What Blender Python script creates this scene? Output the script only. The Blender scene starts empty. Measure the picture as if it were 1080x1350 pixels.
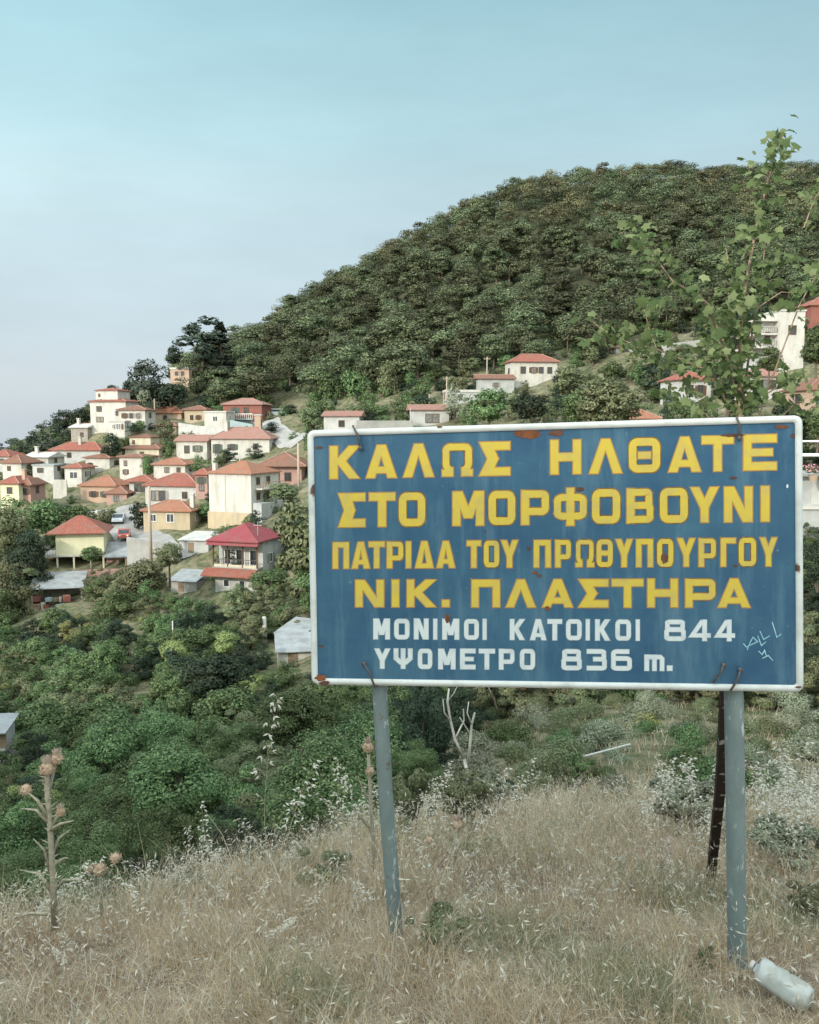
import bpy, math, random
import numpy as np
from mathutils import Vector, Matrix

# ------------------------------------------------------------------ camera, sky, sun, exposure
scene = bpy.context.scene
COL = scene.collection
F = 1150.0                      # focal length in photo pixels (photo 1080 x 1350)
CAMZ = 1.6
PITCH = math.atan(115.0 / F)    # camera looks slightly down, horizon at photo row 560
cam_data = bpy.data.cameras.new("camera")
cam_data.sensor_fit = 'HORIZONTAL'
cam_data.sensor_width = 36.0
cam_data.lens = 36.0 * F / 1080.0
cam_data.clip_start = 0.05
cam_data.clip_end = 60000.0
cam = bpy.data.objects.new("camera", cam_data)
COL.objects.link(cam)
cam.location = (0, 0, CAMZ)
cam.rotation_euler = (math.pi / 2 - PITCH, 0, 0)
scene.camera = cam

SUN_EL, SUN_AZ = math.radians(22), math.radians(222)      # azimuth clockwise from +Y: low, behind the camera, to its left
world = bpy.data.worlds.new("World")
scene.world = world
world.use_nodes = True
nt = world.node_tree
nt.nodes.clear()
sky = nt.nodes.new("ShaderNodeTexSky")
sky.sky_type = 'NISHITA'
sky.sun_disc = False
sky.sun_elevation = SUN_EL
sky.sun_rotation = SUN_AZ
sky.altitude = 800
sky.air_density = 1.0
sky.dust_density = 2.0
sky.ozone_density = 1.0
tc = nt.nodes.new("ShaderNodeTexCoord")
sep = nt.nodes.new("ShaderNodeSeparateXYZ")
nt.links.new(tc.outputs['Generated'], sep.inputs[0])
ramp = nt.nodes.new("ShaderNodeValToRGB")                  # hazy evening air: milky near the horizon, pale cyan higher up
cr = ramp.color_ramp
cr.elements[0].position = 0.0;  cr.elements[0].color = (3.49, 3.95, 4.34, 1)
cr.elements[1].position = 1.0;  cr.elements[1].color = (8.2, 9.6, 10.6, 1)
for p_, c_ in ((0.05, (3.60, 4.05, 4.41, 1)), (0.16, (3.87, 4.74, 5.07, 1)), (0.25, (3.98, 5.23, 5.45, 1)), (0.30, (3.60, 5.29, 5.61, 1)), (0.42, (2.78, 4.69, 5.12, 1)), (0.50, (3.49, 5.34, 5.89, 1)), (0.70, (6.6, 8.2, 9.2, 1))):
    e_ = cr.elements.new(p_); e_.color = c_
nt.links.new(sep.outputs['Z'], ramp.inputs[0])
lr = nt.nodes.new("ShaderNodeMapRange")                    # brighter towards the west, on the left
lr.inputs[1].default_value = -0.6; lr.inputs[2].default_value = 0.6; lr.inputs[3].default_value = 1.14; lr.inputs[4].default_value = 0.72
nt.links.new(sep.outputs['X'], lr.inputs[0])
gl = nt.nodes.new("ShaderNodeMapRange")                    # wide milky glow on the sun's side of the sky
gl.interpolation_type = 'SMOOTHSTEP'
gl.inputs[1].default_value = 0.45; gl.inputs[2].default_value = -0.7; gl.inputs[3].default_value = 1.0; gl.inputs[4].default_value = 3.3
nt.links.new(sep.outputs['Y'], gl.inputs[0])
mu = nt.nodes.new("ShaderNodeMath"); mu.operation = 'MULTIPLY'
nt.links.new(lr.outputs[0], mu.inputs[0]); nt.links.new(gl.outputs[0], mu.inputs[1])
smap = nt.nodes.new("ShaderNodeMapping"); smap.inputs['Scale'].default_value = (1.6, 1.6, 6.0)
nt.links.new(tc.outputs['Generated'], smap.inputs[0])
sno = nt.nodes.new("ShaderNodeTexNoise"); sno.inputs['Scale'].default_value = 1.7; sno.inputs['Detail'].default_value = 5; sno.inputs['Roughness'].default_value = 0.6
nt.links.new(smap.outputs[0], sno.inputs['Vector'])
smr = nt.nodes.new("ShaderNodeMapRange"); smr.inputs[1].default_value = 0.3; smr.inputs[2].default_value = 0.7; smr.inputs[3].default_value = 0.93; smr.inputs[4].default_value = 1.08
nt.links.new(sno.outputs[0], smr.inputs[0])
mu2 = nt.nodes.new("ShaderNodeMath"); mu2.operation = 'MULTIPLY'
nt.links.new(mu.outputs[0], mu2.inputs[0]); nt.links.new(smr.outputs[0], mu2.inputs[1])
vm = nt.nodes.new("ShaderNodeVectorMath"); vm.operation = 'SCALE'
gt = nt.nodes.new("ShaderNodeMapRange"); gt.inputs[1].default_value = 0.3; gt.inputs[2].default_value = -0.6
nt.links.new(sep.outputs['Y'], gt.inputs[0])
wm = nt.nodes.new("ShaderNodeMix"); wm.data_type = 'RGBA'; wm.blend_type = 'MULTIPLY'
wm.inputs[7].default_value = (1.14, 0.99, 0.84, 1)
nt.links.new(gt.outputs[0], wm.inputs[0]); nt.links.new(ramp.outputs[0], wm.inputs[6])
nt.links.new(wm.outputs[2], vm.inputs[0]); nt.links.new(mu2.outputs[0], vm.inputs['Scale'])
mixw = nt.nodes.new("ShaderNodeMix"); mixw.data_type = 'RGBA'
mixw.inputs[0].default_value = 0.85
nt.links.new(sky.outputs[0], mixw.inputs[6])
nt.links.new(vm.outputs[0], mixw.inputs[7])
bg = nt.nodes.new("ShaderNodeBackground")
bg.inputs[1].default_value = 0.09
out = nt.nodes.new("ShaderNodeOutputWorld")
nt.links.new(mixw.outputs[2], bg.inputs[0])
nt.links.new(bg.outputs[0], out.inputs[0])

sun_d = bpy.data.lights.new("sun", 'SUN')
sun_d.energy = 2.0
sun_d.angle = math.radians(3)
sun_d.color = (1.0, 0.92, 0.81)
sun = bpy.data.objects.new("sun", sun_d)
COL.objects.link(sun)
to_sun = Vector((math.sin(SUN_AZ) * math.cos(SUN_EL), math.cos(SUN_AZ) * math.cos(SUN_EL), math.sin(SUN_EL)))
sun.rotation_euler = to_sun.to_track_quat('Z', 'Y').to_euler()
sun.location = (-20, -20, 40)

scene.view_settings.view_transform = 'Standard'
scene.view_settings.look = 'None'
scene.view_settings.exposure = 0.82
scene.view_settings.gamma = 1.0
scene.view_settings.use_curve_mapping = False
scene.cycles.max_bounces = 5
scene.cycles.diffuse_bounces = 3
scene.cycles.glossy_bounces = 2
scene.cycles.transmission_bounces = 4
scene.cycles.transparent_max_bounces = 4

random.seed(7)
RNG = np.random.default_rng(11)

# ------------------------------------------------------------------ helpers
CP, SP = math.cos(PITCH), math.sin(PITCH)

def P(px, py, Y):
    """World point seen at photo pixel (px, py), at distance Y ahead of the camera."""
    x = (px - 540.0) / F
    y = (675.0 - py) / F
    d = (x, CP + y * SP, -SP + y * CP)
    k = Y / d[1]
    return Vector((d[0] * k, Y, CAMZ + d[2] * k))

def proj(X, Y, Z):
    """Photo pixel of world points (arrays allowed)."""
    z = Z - CAMZ
    dep = Y * CP - z * SP
    up = Y * SP + z * CP
    return 540.0 + F * X / dep, 675.0 - F * up / dep

def sc_of(Y):
    return Y / F

def tag(o, label=None, cat=None, group=None, kind=None):
    if label: o['label'] = label
    if cat: o['category'] = cat
    if group: o['group'] = group
    if kind: o['kind'] = kind
    return o

def empty(name, loc=(0, 0, 0), rz=0.0, label=None, cat=None, group=None):
    o = bpy.data.objects.new(name, None)
    o.empty_display_size = 0.2
    o.location = loc
    o.rotation_euler = (0, 0, rz)
    COL.objects.link(o)
    return tag(o, label, cat, group)

def copy_tree(o, parent=None):
    c = o.copy(); COL.objects.link(c)
    if parent: c.parent = parent
    for ch in list(o.children):
        copy_tree(ch, c)
    return c

class MB:
    def __init__(self):
        self.v = []; self.f = []
    def quad(self, *p):
        b = len(self.v); self.v += [tuple(q) for q in p]; self.f.append(tuple(range(b, b + len(p)))); return self
    def box(self, x0, y0, z0, x1, y1, z1):
        b = len(self.v)
        self.v += [(x0, y0, z0), (x1, y0, z0), (x1, y1, z0), (x0, y1, z0), (x0, y0, z1), (x1, y0, z1), (x1, y1, z1), (x0, y1, z1)]
        for q in ((3, 2, 1, 0), (4, 5, 6, 7), (0, 1, 5, 4), (1, 2, 6, 5), (2, 3, 7, 6), (3, 0, 4, 7)):
            self.f.append(tuple(b + i for i in q))
        return self
    def tube(self, pts, radii, n=8, cap=True):
        pts = [Vector(p) for p in pts]
        if not hasattr(radii, '__len__'): radii = [radii] * len(pts)
        b = len(self.v)
        ref = None
        for i, p in enumerate(pts):
            d = (pts[min(i + 1, len(pts) - 1)] - pts[max(i - 1, 0)]).normalized()
            if ref is None:
                ref = Vector((1, 0, 0)) if abs(d.x) < 0.8 else Vector((0, 1, 0))
            u = (ref - d * ref.dot(d)).normalized(); w = d.cross(u); ref = u
            for k in range(n):
                a = 2 * math.pi * k / n
                self.v.append(tuple(p + (u * math.cos(a) + w * math.sin(a)) * radii[i]))
        for i in range(len(pts) - 1):
            for k in range(n):
                k2 = (k + 1) % n
                self.f.append((b + i * n + k, b + i * n + k2, b + (i + 1) * n + k2, b + (i + 1) * n + k))
        if cap:
            self.f.append(tuple(b + k for k in reversed(range(n))))
            self.f.append(tuple(b + (len(pts) - 1) * n + k for k in range(n)))
        return self
    def prism(self, poly, axis_vec):
        """Closed solid from a planar polygon swept by axis_vec."""
        b = len(self.v); n = len(poly); a = Vector(axis_vec)
        self.v += [tuple(q) for q in poly] + [tuple(Vector(q) + a) for q in poly]
        self.f.append(tuple(b + i for i in range(n)))
        self.f.append(tuple(b + n + i for i in reversed(range(n))))
        for i in range(n):
            j = (i + 1) % n
            self.f.append((b + j, b + i, b + n + i, b + n + j))
        return self
    def build(self, name, mat, parent=None, smooth=False, fix=True):
        me = bpy.data.meshes.new(name)
        me.from_pydata(self.v, [], self.f)
        if fix:
            import bmesh
            bm = bmesh.new(); bm.from_mesh(me)
            bmesh.ops.recalc_face_normals(bm, faces=bm.faces)
            bm.to_mesh(me); bm.free()
        me.update()
        if smooth:
            me.polygons.foreach_set("use_smooth", [True] * len(me.polygons))
        if mat: me.materials.append(mat)
        o = bpy.data.objects.new(name, me)
        COL.objects.link(o)
        if parent: o.parent = parent
        return o

def np_mesh(name, V, Q, mats, normals=None, midx=None, attr=None):
    """Quick mesh from numpy arrays: V (n,3), Q (m,k) with k equal for all faces."""
    me = bpy.data.meshes.new(name)
    n, (m, k) = len(V), Q.shape
    me.vertices.add(n); me.vertices.foreach_set("co", np.ascontiguousarray(V, dtype=np.float32).ravel())
    me.loops.add(m * k); me.loops.foreach_set("vertex_index", np.ascontiguousarray(Q, dtype=np.int32).ravel())
    me.polygons.add(m)
    me.polygons.foreach_set("loop_start", np.arange(0, m * k, k, dtype=np.int32))
    me.polygons.foreach_set("use_smooth", np.ones(m, dtype=bool))
    if midx is not None: me.polygons.foreach_set("material_index", np.asarray(midx, dtype=np.int32))
    me.update(calc_edges=True)
    me.validate()
    for mm in mats: me.materials.append(mm)
    if attr is not None:
        a = me.attributes.new("tint", 'FLOAT_COLOR', 'POINT')
        c4 = np.ones((n, 4), dtype=np.float32); c4[:, :3] = attr
        a.data.foreach_set("color", c4.ravel())
    if normals is not None:
        me.normals_split_custom_set_from_vertices([tuple(x) for x in normals])
    return me

def link_mesh(name, me, parent=None):
    o = bpy.data.objects.new(name, me); COL.objects.link(o)
    if parent: o.parent = parent
    return o

# ------------------------------------------------------------------ materials
def new_mat(name):
    m = bpy.data.materials.new(name); m.use_nodes = True
    t = m.node_tree; b = t.nodes["Principled BSDF"]
    return m, t, b

def mat(name, c, rough=0.8, c2=None, scale=1.5, detail=5, amt=1.0, bump=0.0, bscale=None, lo=0.35, hi=0.65, spec=0.3, stretch=None, metal=0.0):
    """Plain surface with a noise blend between two real colours and a little relief."""
    m, t, b = new_mat(name)
    b.inputs['Roughness'].default_value = rough
    b.inputs['Specular IOR Level'].default_value = spec
    b.inputs['Metallic'].default_value = metal
    if c2 is None: c2 = tuple(x * 0.72 for x in c)
    tcn = t.nodes.new("ShaderNodeTexCoord")
    mp = t.nodes.new("ShaderNodeMapping")
    if stretch: mp.inputs['Scale'].default_value = stretch
    t.links.new(tcn.outputs['Object'], mp.inputs[0])
    no = t.nodes.new("ShaderNodeTexNoise"); no.inputs['Scale'].default_value = scale; no.inputs['Detail'].default_value = detail
    no.inputs['Roughness'].default_value = 0.65
    t.links.new(mp.outputs[0], no.inputs['Vector'])
    r = t.nodes.new("ShaderNodeValToRGB")
    r.color_ramp.elements[0].position = lo; r.color_ramp.elements[0].color = (*c, 1)
    r.color_ramp.elements[1].position = hi; r.color_ramp.elements[1].color = (*[c[i] + (c2[i] - c[i]) * amt for i in range(3)], 1)
    t.links.new(no.outputs[0], r.inputs[0])
    t.links.new(r.outputs[0], b.inputs['Base Color'])
    if bump:
        n2 = t.nodes.new("ShaderNodeTexNoise"); n2.inputs['Scale'].default_value = bscale or scale * 6; n2.inputs['Detail'].default_value = 4
        t.links.new(mp.outputs[0], n2.inputs['Vector'])
        bp = t.nodes.new("ShaderNodeBump"); bp.inputs['Strength'].default_value = bump
        t.links.new(n2.outputs[0], bp.inputs['Height']); t.links.new(bp.outputs[0], b.inputs['Normal'])
    return m

def tile_mat(name, c, c2, c3):
    """Clay tiles: rows of tiles as relief, colour that varies tile by tile plus lichen stains."""
    m, t, b = new_mat(name)
    b.inputs['Roughness'].default_value = 0.85; b.inputs['Specular IOR Level'].default_value = 0.2
    tcn = t.nodes.new("ShaderNodeTexCoord")
    vo = t.nodes.new("ShaderNodeTexVoronoi"); vo.inputs['Scale'].default_value = 2.6
    t.links.new(tcn.outputs['Object'], vo.inputs['Vector'])
    r = t.nodes.new("ShaderNodeValToRGB"); r.color_ramp.elements[0].color = (*c, 1); r.color_ramp.elements[1].color = (*c2, 1)
    t.links.new(vo.outputs['Color'], r.inputs[0])
    no = t.nodes.new("ShaderNodeTexNoise"); no.inputs['Scale'].default_value = 0.55; no.inputs['Detail'].default_value = 6; no.inputs['Roughness'].default_value = 0.7
    t.links.new(tcn.outputs['Object'], no.inputs['Vector'])
    rr = t.nodes.new("ShaderNodeValToRGB"); rr.color_ramp.elements[0].position = 0.48; rr.color_ramp.elements[1].position = 0.68
    t.links.new(no.outputs[0], rr.inputs[0])
    mx = t.nodes.new("ShaderNodeMix"); mx.data_type = 'RGBA'; mx.inputs[7].default_value = (*c3, 1)
    t.links.new(rr.outputs[0], mx.inputs[0]); t.links.new(r.outputs[0], mx.inputs[6])
    t.links.new(mx.outputs[2], b.inputs['Base Color'])
    wv = t.nodes.new("ShaderNodeTexWave"); wv.inputs['Scale'].default_value = 1.6; wv.inputs['Distortion'].default_value = 0.6
    t.links.new(tcn.outputs['Object'], wv.inputs['Vector'])
    bp = t.nodes.new("ShaderNodeBump"); bp.inputs['Strength'].default_value = 0.6; bp.inputs['Distance'].default_value = 0.06
    t.links.new(wv.outputs[0], bp.inputs['Height']); t.links.new(bp.outputs[0], b.inputs['Normal'])
    return m

def leaf_mat(name, c1, c2, c3, objvar=0.35, trans=0.25, hue=0.037):
    """Leaves: each leaf and each plant has its own green; some light passes through."""
    m, t, b = new_mat(name)
    b.inputs['Roughness'].default_value = 0.6; b.inputs['Specular IOR Level'].default_value = 0.15
    ge = t.nodes.new("ShaderNodeNewGeometry")
    r = t.nodes.new("ShaderNodeValToRGB")
    r.color_ramp.elements[0].color = (*c1, 1); r.color_ramp.elements[1].color = (*c3, 1)
    e = r.color_ramp.elements.new(0.5); e.color = (*c2, 1)
    t.links.new(ge.outputs['Random Per Island'], r.inputs[0])
    tcn = t.nodes.new("ShaderNodeTexCoord")
    no = t.nodes.new("ShaderNodeTexNoise"); no.inputs['Scale'].default_value = 5.0; no.inputs['Detail'].default_value = 2
    t.links.new(tcn.outputs['Object'], no.inputs['Vector'])
    oi = t.nodes.new("ShaderNodeObjectInfo")
    ad = t.nodes.new("ShaderNodeMath"); ad.operation = 'ADD'
    t.links.new(no.outputs[0], ad.inputs[0]); t.links.new(oi.outputs['Random'], ad.inputs[1])
    mr = t.nodes.new("ShaderNodeMapRange"); mr.inputs[1].default_value = 0.3; mr.inputs[2].default_value = 1.7
    mr.inputs[3].default_value = 1.0 - objvar; mr.inputs[4].default_value = 1.0 + objvar
    t.links.new(ad.outputs[0], mr.inputs[0])
    hs = t.nodes.new("ShaderNodeHueSaturation")
    t.links.new(mr.outputs[0], hs.inputs['Value'])
    mh = t.nodes.new("ShaderNodeMapRange"); mh.inputs[3].default_value = 0.4975 - hue; mh.inputs[4].default_value = 0.4975 + hue
    t.links.new(oi.outputs['Random'], mh.inputs[0]); t.links.new(mh.outputs[0], hs.inputs['Hue'])
    t.links.new(r.outputs[0], hs.inputs['Color'])
    t.links.new(hs.outputs[0], b.inputs['Base Color'])
    tr = t.nodes.new("ShaderNodeBsdfTranslucent"); t.links.new(hs.outputs[0], tr.inputs[0])
    ms = t.nodes.new("ShaderNodeMixShader"); ms.inputs[0].default_value = trans
    t.links.new(b.outputs[0], ms.inputs[1]); t.links.new(tr.outputs[0], ms.inputs[2])
    t.links.new(ms.outputs[0], t.nodes["Material Output"].inputs[0])
    return m

def tint_mat(name, rough=0.85, trans=0.2):
    m, t, b = new_mat(name)
    b.inputs['Roughness'].default_value = rough; b.inputs['Specular IOR Level'].default_value = 0.15
    a = t.nodes.new("ShaderNodeAttribute"); a.attribute_name = "tint"
    t.links.new(a.outputs['Color'], b.inputs['Base Color'])
    tr = t.nodes.new("ShaderNodeBsdfTranslucent"); t.links.new(a.outputs['Color'], tr.inputs[0])
    ms = t.nodes.new("ShaderNodeMixShader"); ms.inputs[0].default_value = trans
    t.links.new(b.outputs[0], ms.inputs[1]); t.links.new(tr.outputs[0], ms.inputs[2])
    t.links.new(ms.outputs[0], t.nodes["Material Output"].inputs[0])
    return m

M = dict(
    white=mat("white_plaster", (0.50, 0.475, 0.435), 0.9, (0.32, 0.29, 0.255), 0.55, lo=.42, hi=.78, bump=0.1, stretch=(1.6, 1.6, .5)),
    cream=mat("cream_plaster", (0.54, 0.49, 0.38), 0.9, (0.42, 0.37, 0.29), 0.7, bump=0.1, stretch=(1.6, 1.6, .5)),
    yellow=mat("yellow_plaster", (0.64, 0.60, 0.41), 0.9, (0.55, 0.51, 0.35), 0.6, bump=0.1, stretch=(1.6, 1.6, .5)),
    ochre=mat("ochre_plaster", (0.46, 0.36, 0.24), 0.9, (0.35, 0.29, 0.21), 0.7, bump=0.1, stretch=(1.6, 1.6, .5)),
    peach=mat("peach_plaster", (0.46, 0.31, 0.23), 0.9, (0.36, 0.26, 0.20), 0.7, bump=0.1, stretch=(1.6, 1.6, .5)),
    pink=mat("pink_plaster", (0.40, 0.24, 0.205), 0.9, (0.32, 0.21, 0.185), 0.7, bump=0.1),
    grey=mat("grey_render", (0.42, 0.42, 0.41), 0.92, (0.30, 0.30, 0.29), 0.7, bump=0.2),
    palegrey=mat("pale_render", (0.47, 0.46, 0.44), 0.92, (0.35, 0.34, 0.33), 0.7, bump=0.15),
    stone=mat("stone_wall", (0.33, 0.30, 0.26), 0.95, (0.20, 0.18, 0.16), 2.2, bump=0.5),
    concrete=mat("concrete", (0.34, 0.33, 0.31), 0.92, (0.24, 0.23, 0.22), 0.5, bump=0.2),
    tealgrey=mat("teal_grey_render", (0.30, 0.37, 0.38), 0.9, (0.24, 0.29, 0.30), 0.7),
    redwall=mat("red_wall", (0.25, 0.095, 0.075), 0.85, (0.20, 0.08, 0.065), 0.9),
    tile_red=tile_mat("red_clay_tiles", (0.30, 0.105, 0.075), (0.22, 0.075, 0.058), (0.21, 0.125, 0.095)),
    tile_orange=tile_mat("orange_clay_tiles", (0.33, 0.15, 0.095), (0.26, 0.11, 0.07), (0.23, 0.15, 0.11)),
    tile_brown=tile_mat("brown_clay_tiles", (0.24, 0.115, 0.08), (0.18, 0.09, 0.065), (0.16, 0.115, 0.09)),
    tile_pink=tile_mat("faded_clay_tiles", (0.32, 0.17, 0.14), (0.26, 0.135, 0.11), (0.24, 0.17, 0.145)),
    tile_crimson=tile_mat("crimson_roof_sheets", (0.26, 0.06, 0.07), (0.22, 0.052, 0.062), (0.21, 0.085, 0.08)),
    tin=mat("weathered_tin", (0.33, 0.35, 0.36), 0.6, (0.22, 0.22, 0.22), 0.9, metal=0.2, spec=0.3),
    slab=mat("flat_roof_slab", (0.50, 0.48, 0.46), 0.9, (0.38, 0.37, 0.35), 0.8),
    glass=mat("window_glass", (0.03, 0.035, 0.04), 0.15, (0.05, 0.055, 0.06), 1.0, spec=0.5),
    frame_white=mat("white_paint", (0.74, 0.74, 0.72), 0.6, (0.6, 0.6, 0.58), 3),
    frame_brown=mat("brown_wood", (0.13, 0.07, 0.045), 0.7, (0.09, 0.05, 0.03), 3),
    dark=mat("shaded_opening", (0.035, 0.03, 0.03), 0.9, (0.05, 0.045, 0.04), 2),
    wood=mat("old_wood", (0.28, 0.20, 0.14), 0.85, (0.18, 0.13, 0.09), 3, stretch=(8, 8, 1)),
    polewood=mat("pole_wood", (0.42, 0.34, 0.27), 0.85, (0.30, 0.24, 0.19), 3, stretch=(6, 6, 0.6)),
    bark=mat("bark", (0.15, 0.12, 0.09), 0.95, (0.09, 0.07, 0.055), 4, bump=0.5),
    dead=mat("bleached_wood", (0.52, 0.48, 0.43), 0.9, (0.38, 0.35, 0.31), 8),
    asphalt=mat("worn_road", (0.30, 0.29, 0.28), 0.95, (0.22, 0.21, 0.20), 0.6, bump=0.2),
    metal_dark=mat("dark_metal", (0.05, 0.05, 0.055), 0.5, (0.08, 0.06, 0.05), 5, spec=0.5),
    car_white=mat("white_car_paint", (0.75, 0.76, 0.78), 0.25, (0.70, 0.71, 0.73), 2, spec=0.5),
    car_silver=mat("silver_car_paint", (0.42, 0.45, 0.50), 0.25, (0.38, 0.41, 0.46), 2, spec=0.5),
    car_red=mat("red_car_paint", (0.50, 0.10, 0.06), 0.3, (0.45, 0.09, 0.06), 2, spec=0.5),
    curtain=mat("curtained_glass", (0.20, 0.19, 0.17), 0.3, (0.10, 0.10, 0.10), 2, spec=0.5),
    shutter_green=mat("green_shutters", (0.07, 0.12, 0.09), 0.7), shutter_grey=mat("grey_shutters", (0.28, 0.27, 0.25), 0.7),
    ridge=mat("ridge_tiles", (0.36, 0.22, 0.17), 0.9, (0.24, 0.14, 0.11), 1.5),
    rubber=mat("rubber", (0.02, 0.02, 0.02), 0.8),
    tarp=mat("green_tarp", (0.06, 0.13, 0.09), 0.7, (0.05, 0.10, 0.07), 2),
)

# ------------------------------------------------------------------ terrain
# Rows of (distance ahead in metres : row of the photo where the bare ground lies), for a fan of bearings.
def tab(s):
    return [tuple(float(x) for x in q.split(':')) for q in s.split()]
FARTAIL = " 900:720 2500:690 9000:640 40000:605"
COLS = {
    -420: tab("0.5:3400 1.2:2150 2.5:1440 3.2:1345 4.2:1260 5:1240 6.5:1275 10:1310 16:1250 26:1140 40:1060 60:990 90:890 115:820 135:780 160:745 190:720 220:700 250:690 300:700 400:730" + FARTAIL),
    -150: tab("0.5:3400 1.2:2150 2.5:1435 3.2:1335 4.2:1255 5:1238 6.5:1272 10:1305 16:1245 26:1130 40:1045 60:965 90:865 115:795 135:750 160:710 190:672 220:645 250:628 300:640 400:670" + FARTAIL),
    0: tab("0.5:3400 1.2:2150 2.5:1430 3.2:1330 4.2:1250 5:1232 6.5:1268 10:1300 16:1240 26:1120 40:1035 60:955 90:858 115:785 135:735 160:690 190:648 215:615 240:600 300:615 400:650" + FARTAIL),
    150: tab("0.5:3400 1.2:2150 2.5:1425 3.2:1315 4.2:1230 5:1205 6.5:1235 10:1265 16:1205 26:1105 40:1025 60:940 90:835 112:775 130:715 160:650 185:600 205:560 230:520 260:510 320:540 420:600" + FARTAIL),
    300: tab("0.5:3400 1.2:2150 2.5:1420 3.3:1290 4.2:1205 5.2:1165 7:1185 11:1215 18:1150 28:1075 40:1005 60:915 80:860 100:795 112:775 130:697 150:640 172:602 195:562 220:532 260:502 330:482 390:480 480:520" + FARTAIL),
    450: tab("0.5:3400 1.2:2150 2.5:1420 3.4:1265 4.4:1185 5.6:1130 7:1120 11:1140 20:1090 30:1020 45:945 65:880 100:755 130:655 155:575 180:548 205:520 250:465 300:415 360:372 410:380 500:430" + FARTAIL),
    550: tab("0.5:3400 1.2:2150 2.5:1425 3.4:1260 5:1152 6.4:1105 8.5:1085 12:1075 20:1045 30:990 45:930 70:840 100:725 130:630 155:562 180:535 205:508 250:448 300:385 360:325 410:325 500:380" + FARTAIL),
    650: tab("0.5:3400 1.2:2150 2.5:1430 3.4:1262 5:1152 7:1095 10:1060 16:1020 24:985 35:950 50:895 80:790 110:685 140:590 160:555 185:512 215:478 260:418 320:325 380:258 425:252 510:310" + FARTAIL),
    800: tab("0.5:3400 1.2:2150 2.5:1435 3.3:1272 5:1160 7:1095 10:1045 15:1000 22:965 32:930 45:880 70:775 100:660 130:570 150:545 185:500 220:450 260:395 330:300 400:236 445:232 530:270" + FARTAIL),
    950: tab("0.5:3400 1.2:2150 2.5:1440 3.3:1278 5:1168 7:1105 10:1055 15:1005 22:972 32:935 45:870 70:740 100:610 115:562 140:522 165:482 200:425 260:365 330:292 400:238 445:232 530:270" + FARTAIL),
    1080: tab("0.5:3400 1.2:2150 2.5:1445 3.3:1285 5:1175 7:1112 10:1060 15:1010 22:975 32:935 45:860 62:735 80:660 100:590 120:540 140:495 165:450 200:402 260:350 330:285 400:236 445:230 530:265" + FARTAIL),
    1350: tab("0.5:3400 1.2:2150 2.5:1445 3.3:1285 5:1175 7:1112 10:1060 15:1010 22:975 32:935 45:860 62:750 80:670 100:590 120:540 140:495 165:450 200:402 260:350 330:285 400:240 445:236 530:265" + FARTAIL),
    1700: tab("0.5:3400 1.2:2150 2.5:1445 3.3:1285 5:1175 7:1112 10:1060 15:1010 22:975 32:935 45:870 62:760 80:680 100:600 120:550 140:505 165:460 200:412 260:360 330:300 400:255 445:250 530:280" + FARTAIL),
}
NU, NL = 180, 560
UG = np.linspace(-1.05, 1.05, NU)
LG = np.linspace(math.log(0.5), math.log(40000.0), NL)
_rows, _us = [], []
for px_, t_ in COLS.items():
    ys = np.array([a for a, _ in t_]); pys = np.array([b for _, b in t_])
    y_ = (675.0 - pys) / F
    v_ = (-SP + y_ * CP) / (CP + y_ * SP)
    _rows.append(np.interp(LG, np.log(ys), v_)); _us.append((px_ - 540.0) / F / CP)
_rows = np.array(_rows); _us = np.array(_us)
VG = np.empty((NU, NL))
for j in range(NL):
    VG[:, j] = np.interp(UG, _us, _rows[:, j])
def blur(A, axis, k):
    pad = [(0, 0), (0, 0)]; pad[axis] = (k, k)
    B = np.pad(A, pad, mode='edge'); out_ = np.zeros_like(A)
    for s in range(2 * k + 1):
        out_ += np.take(B, range(s, s + A.shape[axis]), axis=axis)
    return out_ / (2 * k + 1)
for _ in range(2):
    VG = blur(VG, 1, 3); VG = blur(VG, 0, 4)

BUMPS = []          # house platforms: filled below, (X, Y, dz, radius)
def gz0(X, Y):
    X = np.asarray(X, float); Y = np.maximum(np.asarray(Y, float), 0.5)
    u = np.clip((X / Y - UG[0]) / (UG[1] - UG[0]), 0, NU - 1.001)
    l = np.clip((np.log(Y) - LG[0]) / (LG[1] - LG[0]), 0, NL - 1.001)
    i, j = u.astype(int), l.astype(int); a, b = u - i, l - j
    v = VG[i, j] * (1 - a) * (1 - b) + VG[i + 1, j] * a * (1 - b) + VG[i, j + 1] * (1 - a) * b + VG[i + 1, j + 1] * a * b
    z = CAMZ + Y * v
    amp = np.clip(Y / 60.0, 0.02, 1.2)
    z = z + amp * 0.5 * (np.sin(X * 0.31 + Y * 0.17) * np.sin(Y * 0.23 - X * 0.11 + 1.3) + 0.5 * np.sin(X * 0.83 + 1.7) * np.sin(Y * 0.71))
    z = z + 0.02 * np.sin(X * 5.1 + 0.4) * np.sin(Y * 4.3 + X)
    return z
def gz(X, Y):
    z = gz0(X, Y)
    for (bx, by, dz, r) in BUMPS:
        d2 = ((X - bx) ** 2 + (Y - by) ** 2) / (r * r)
        z = z + dz * np.exp(-d2)
    return z
def gzf(X, Y):
    return float(gz(np.array([X]), np.array([Y]))[0])
def gpt(px, Y, lift=0.0):
    """Point on the ground at bearing px, distance Y."""
    X = (px - 540.0) / F * Y
    for _ in range(3):
        z = gzf(X, Y)
        dep = Y * CP - (z - CAMZ) * SP
        X = (px - 540.0) / F * dep
    return Vector((X, Y, gzf(X, Y) + lift))

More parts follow.
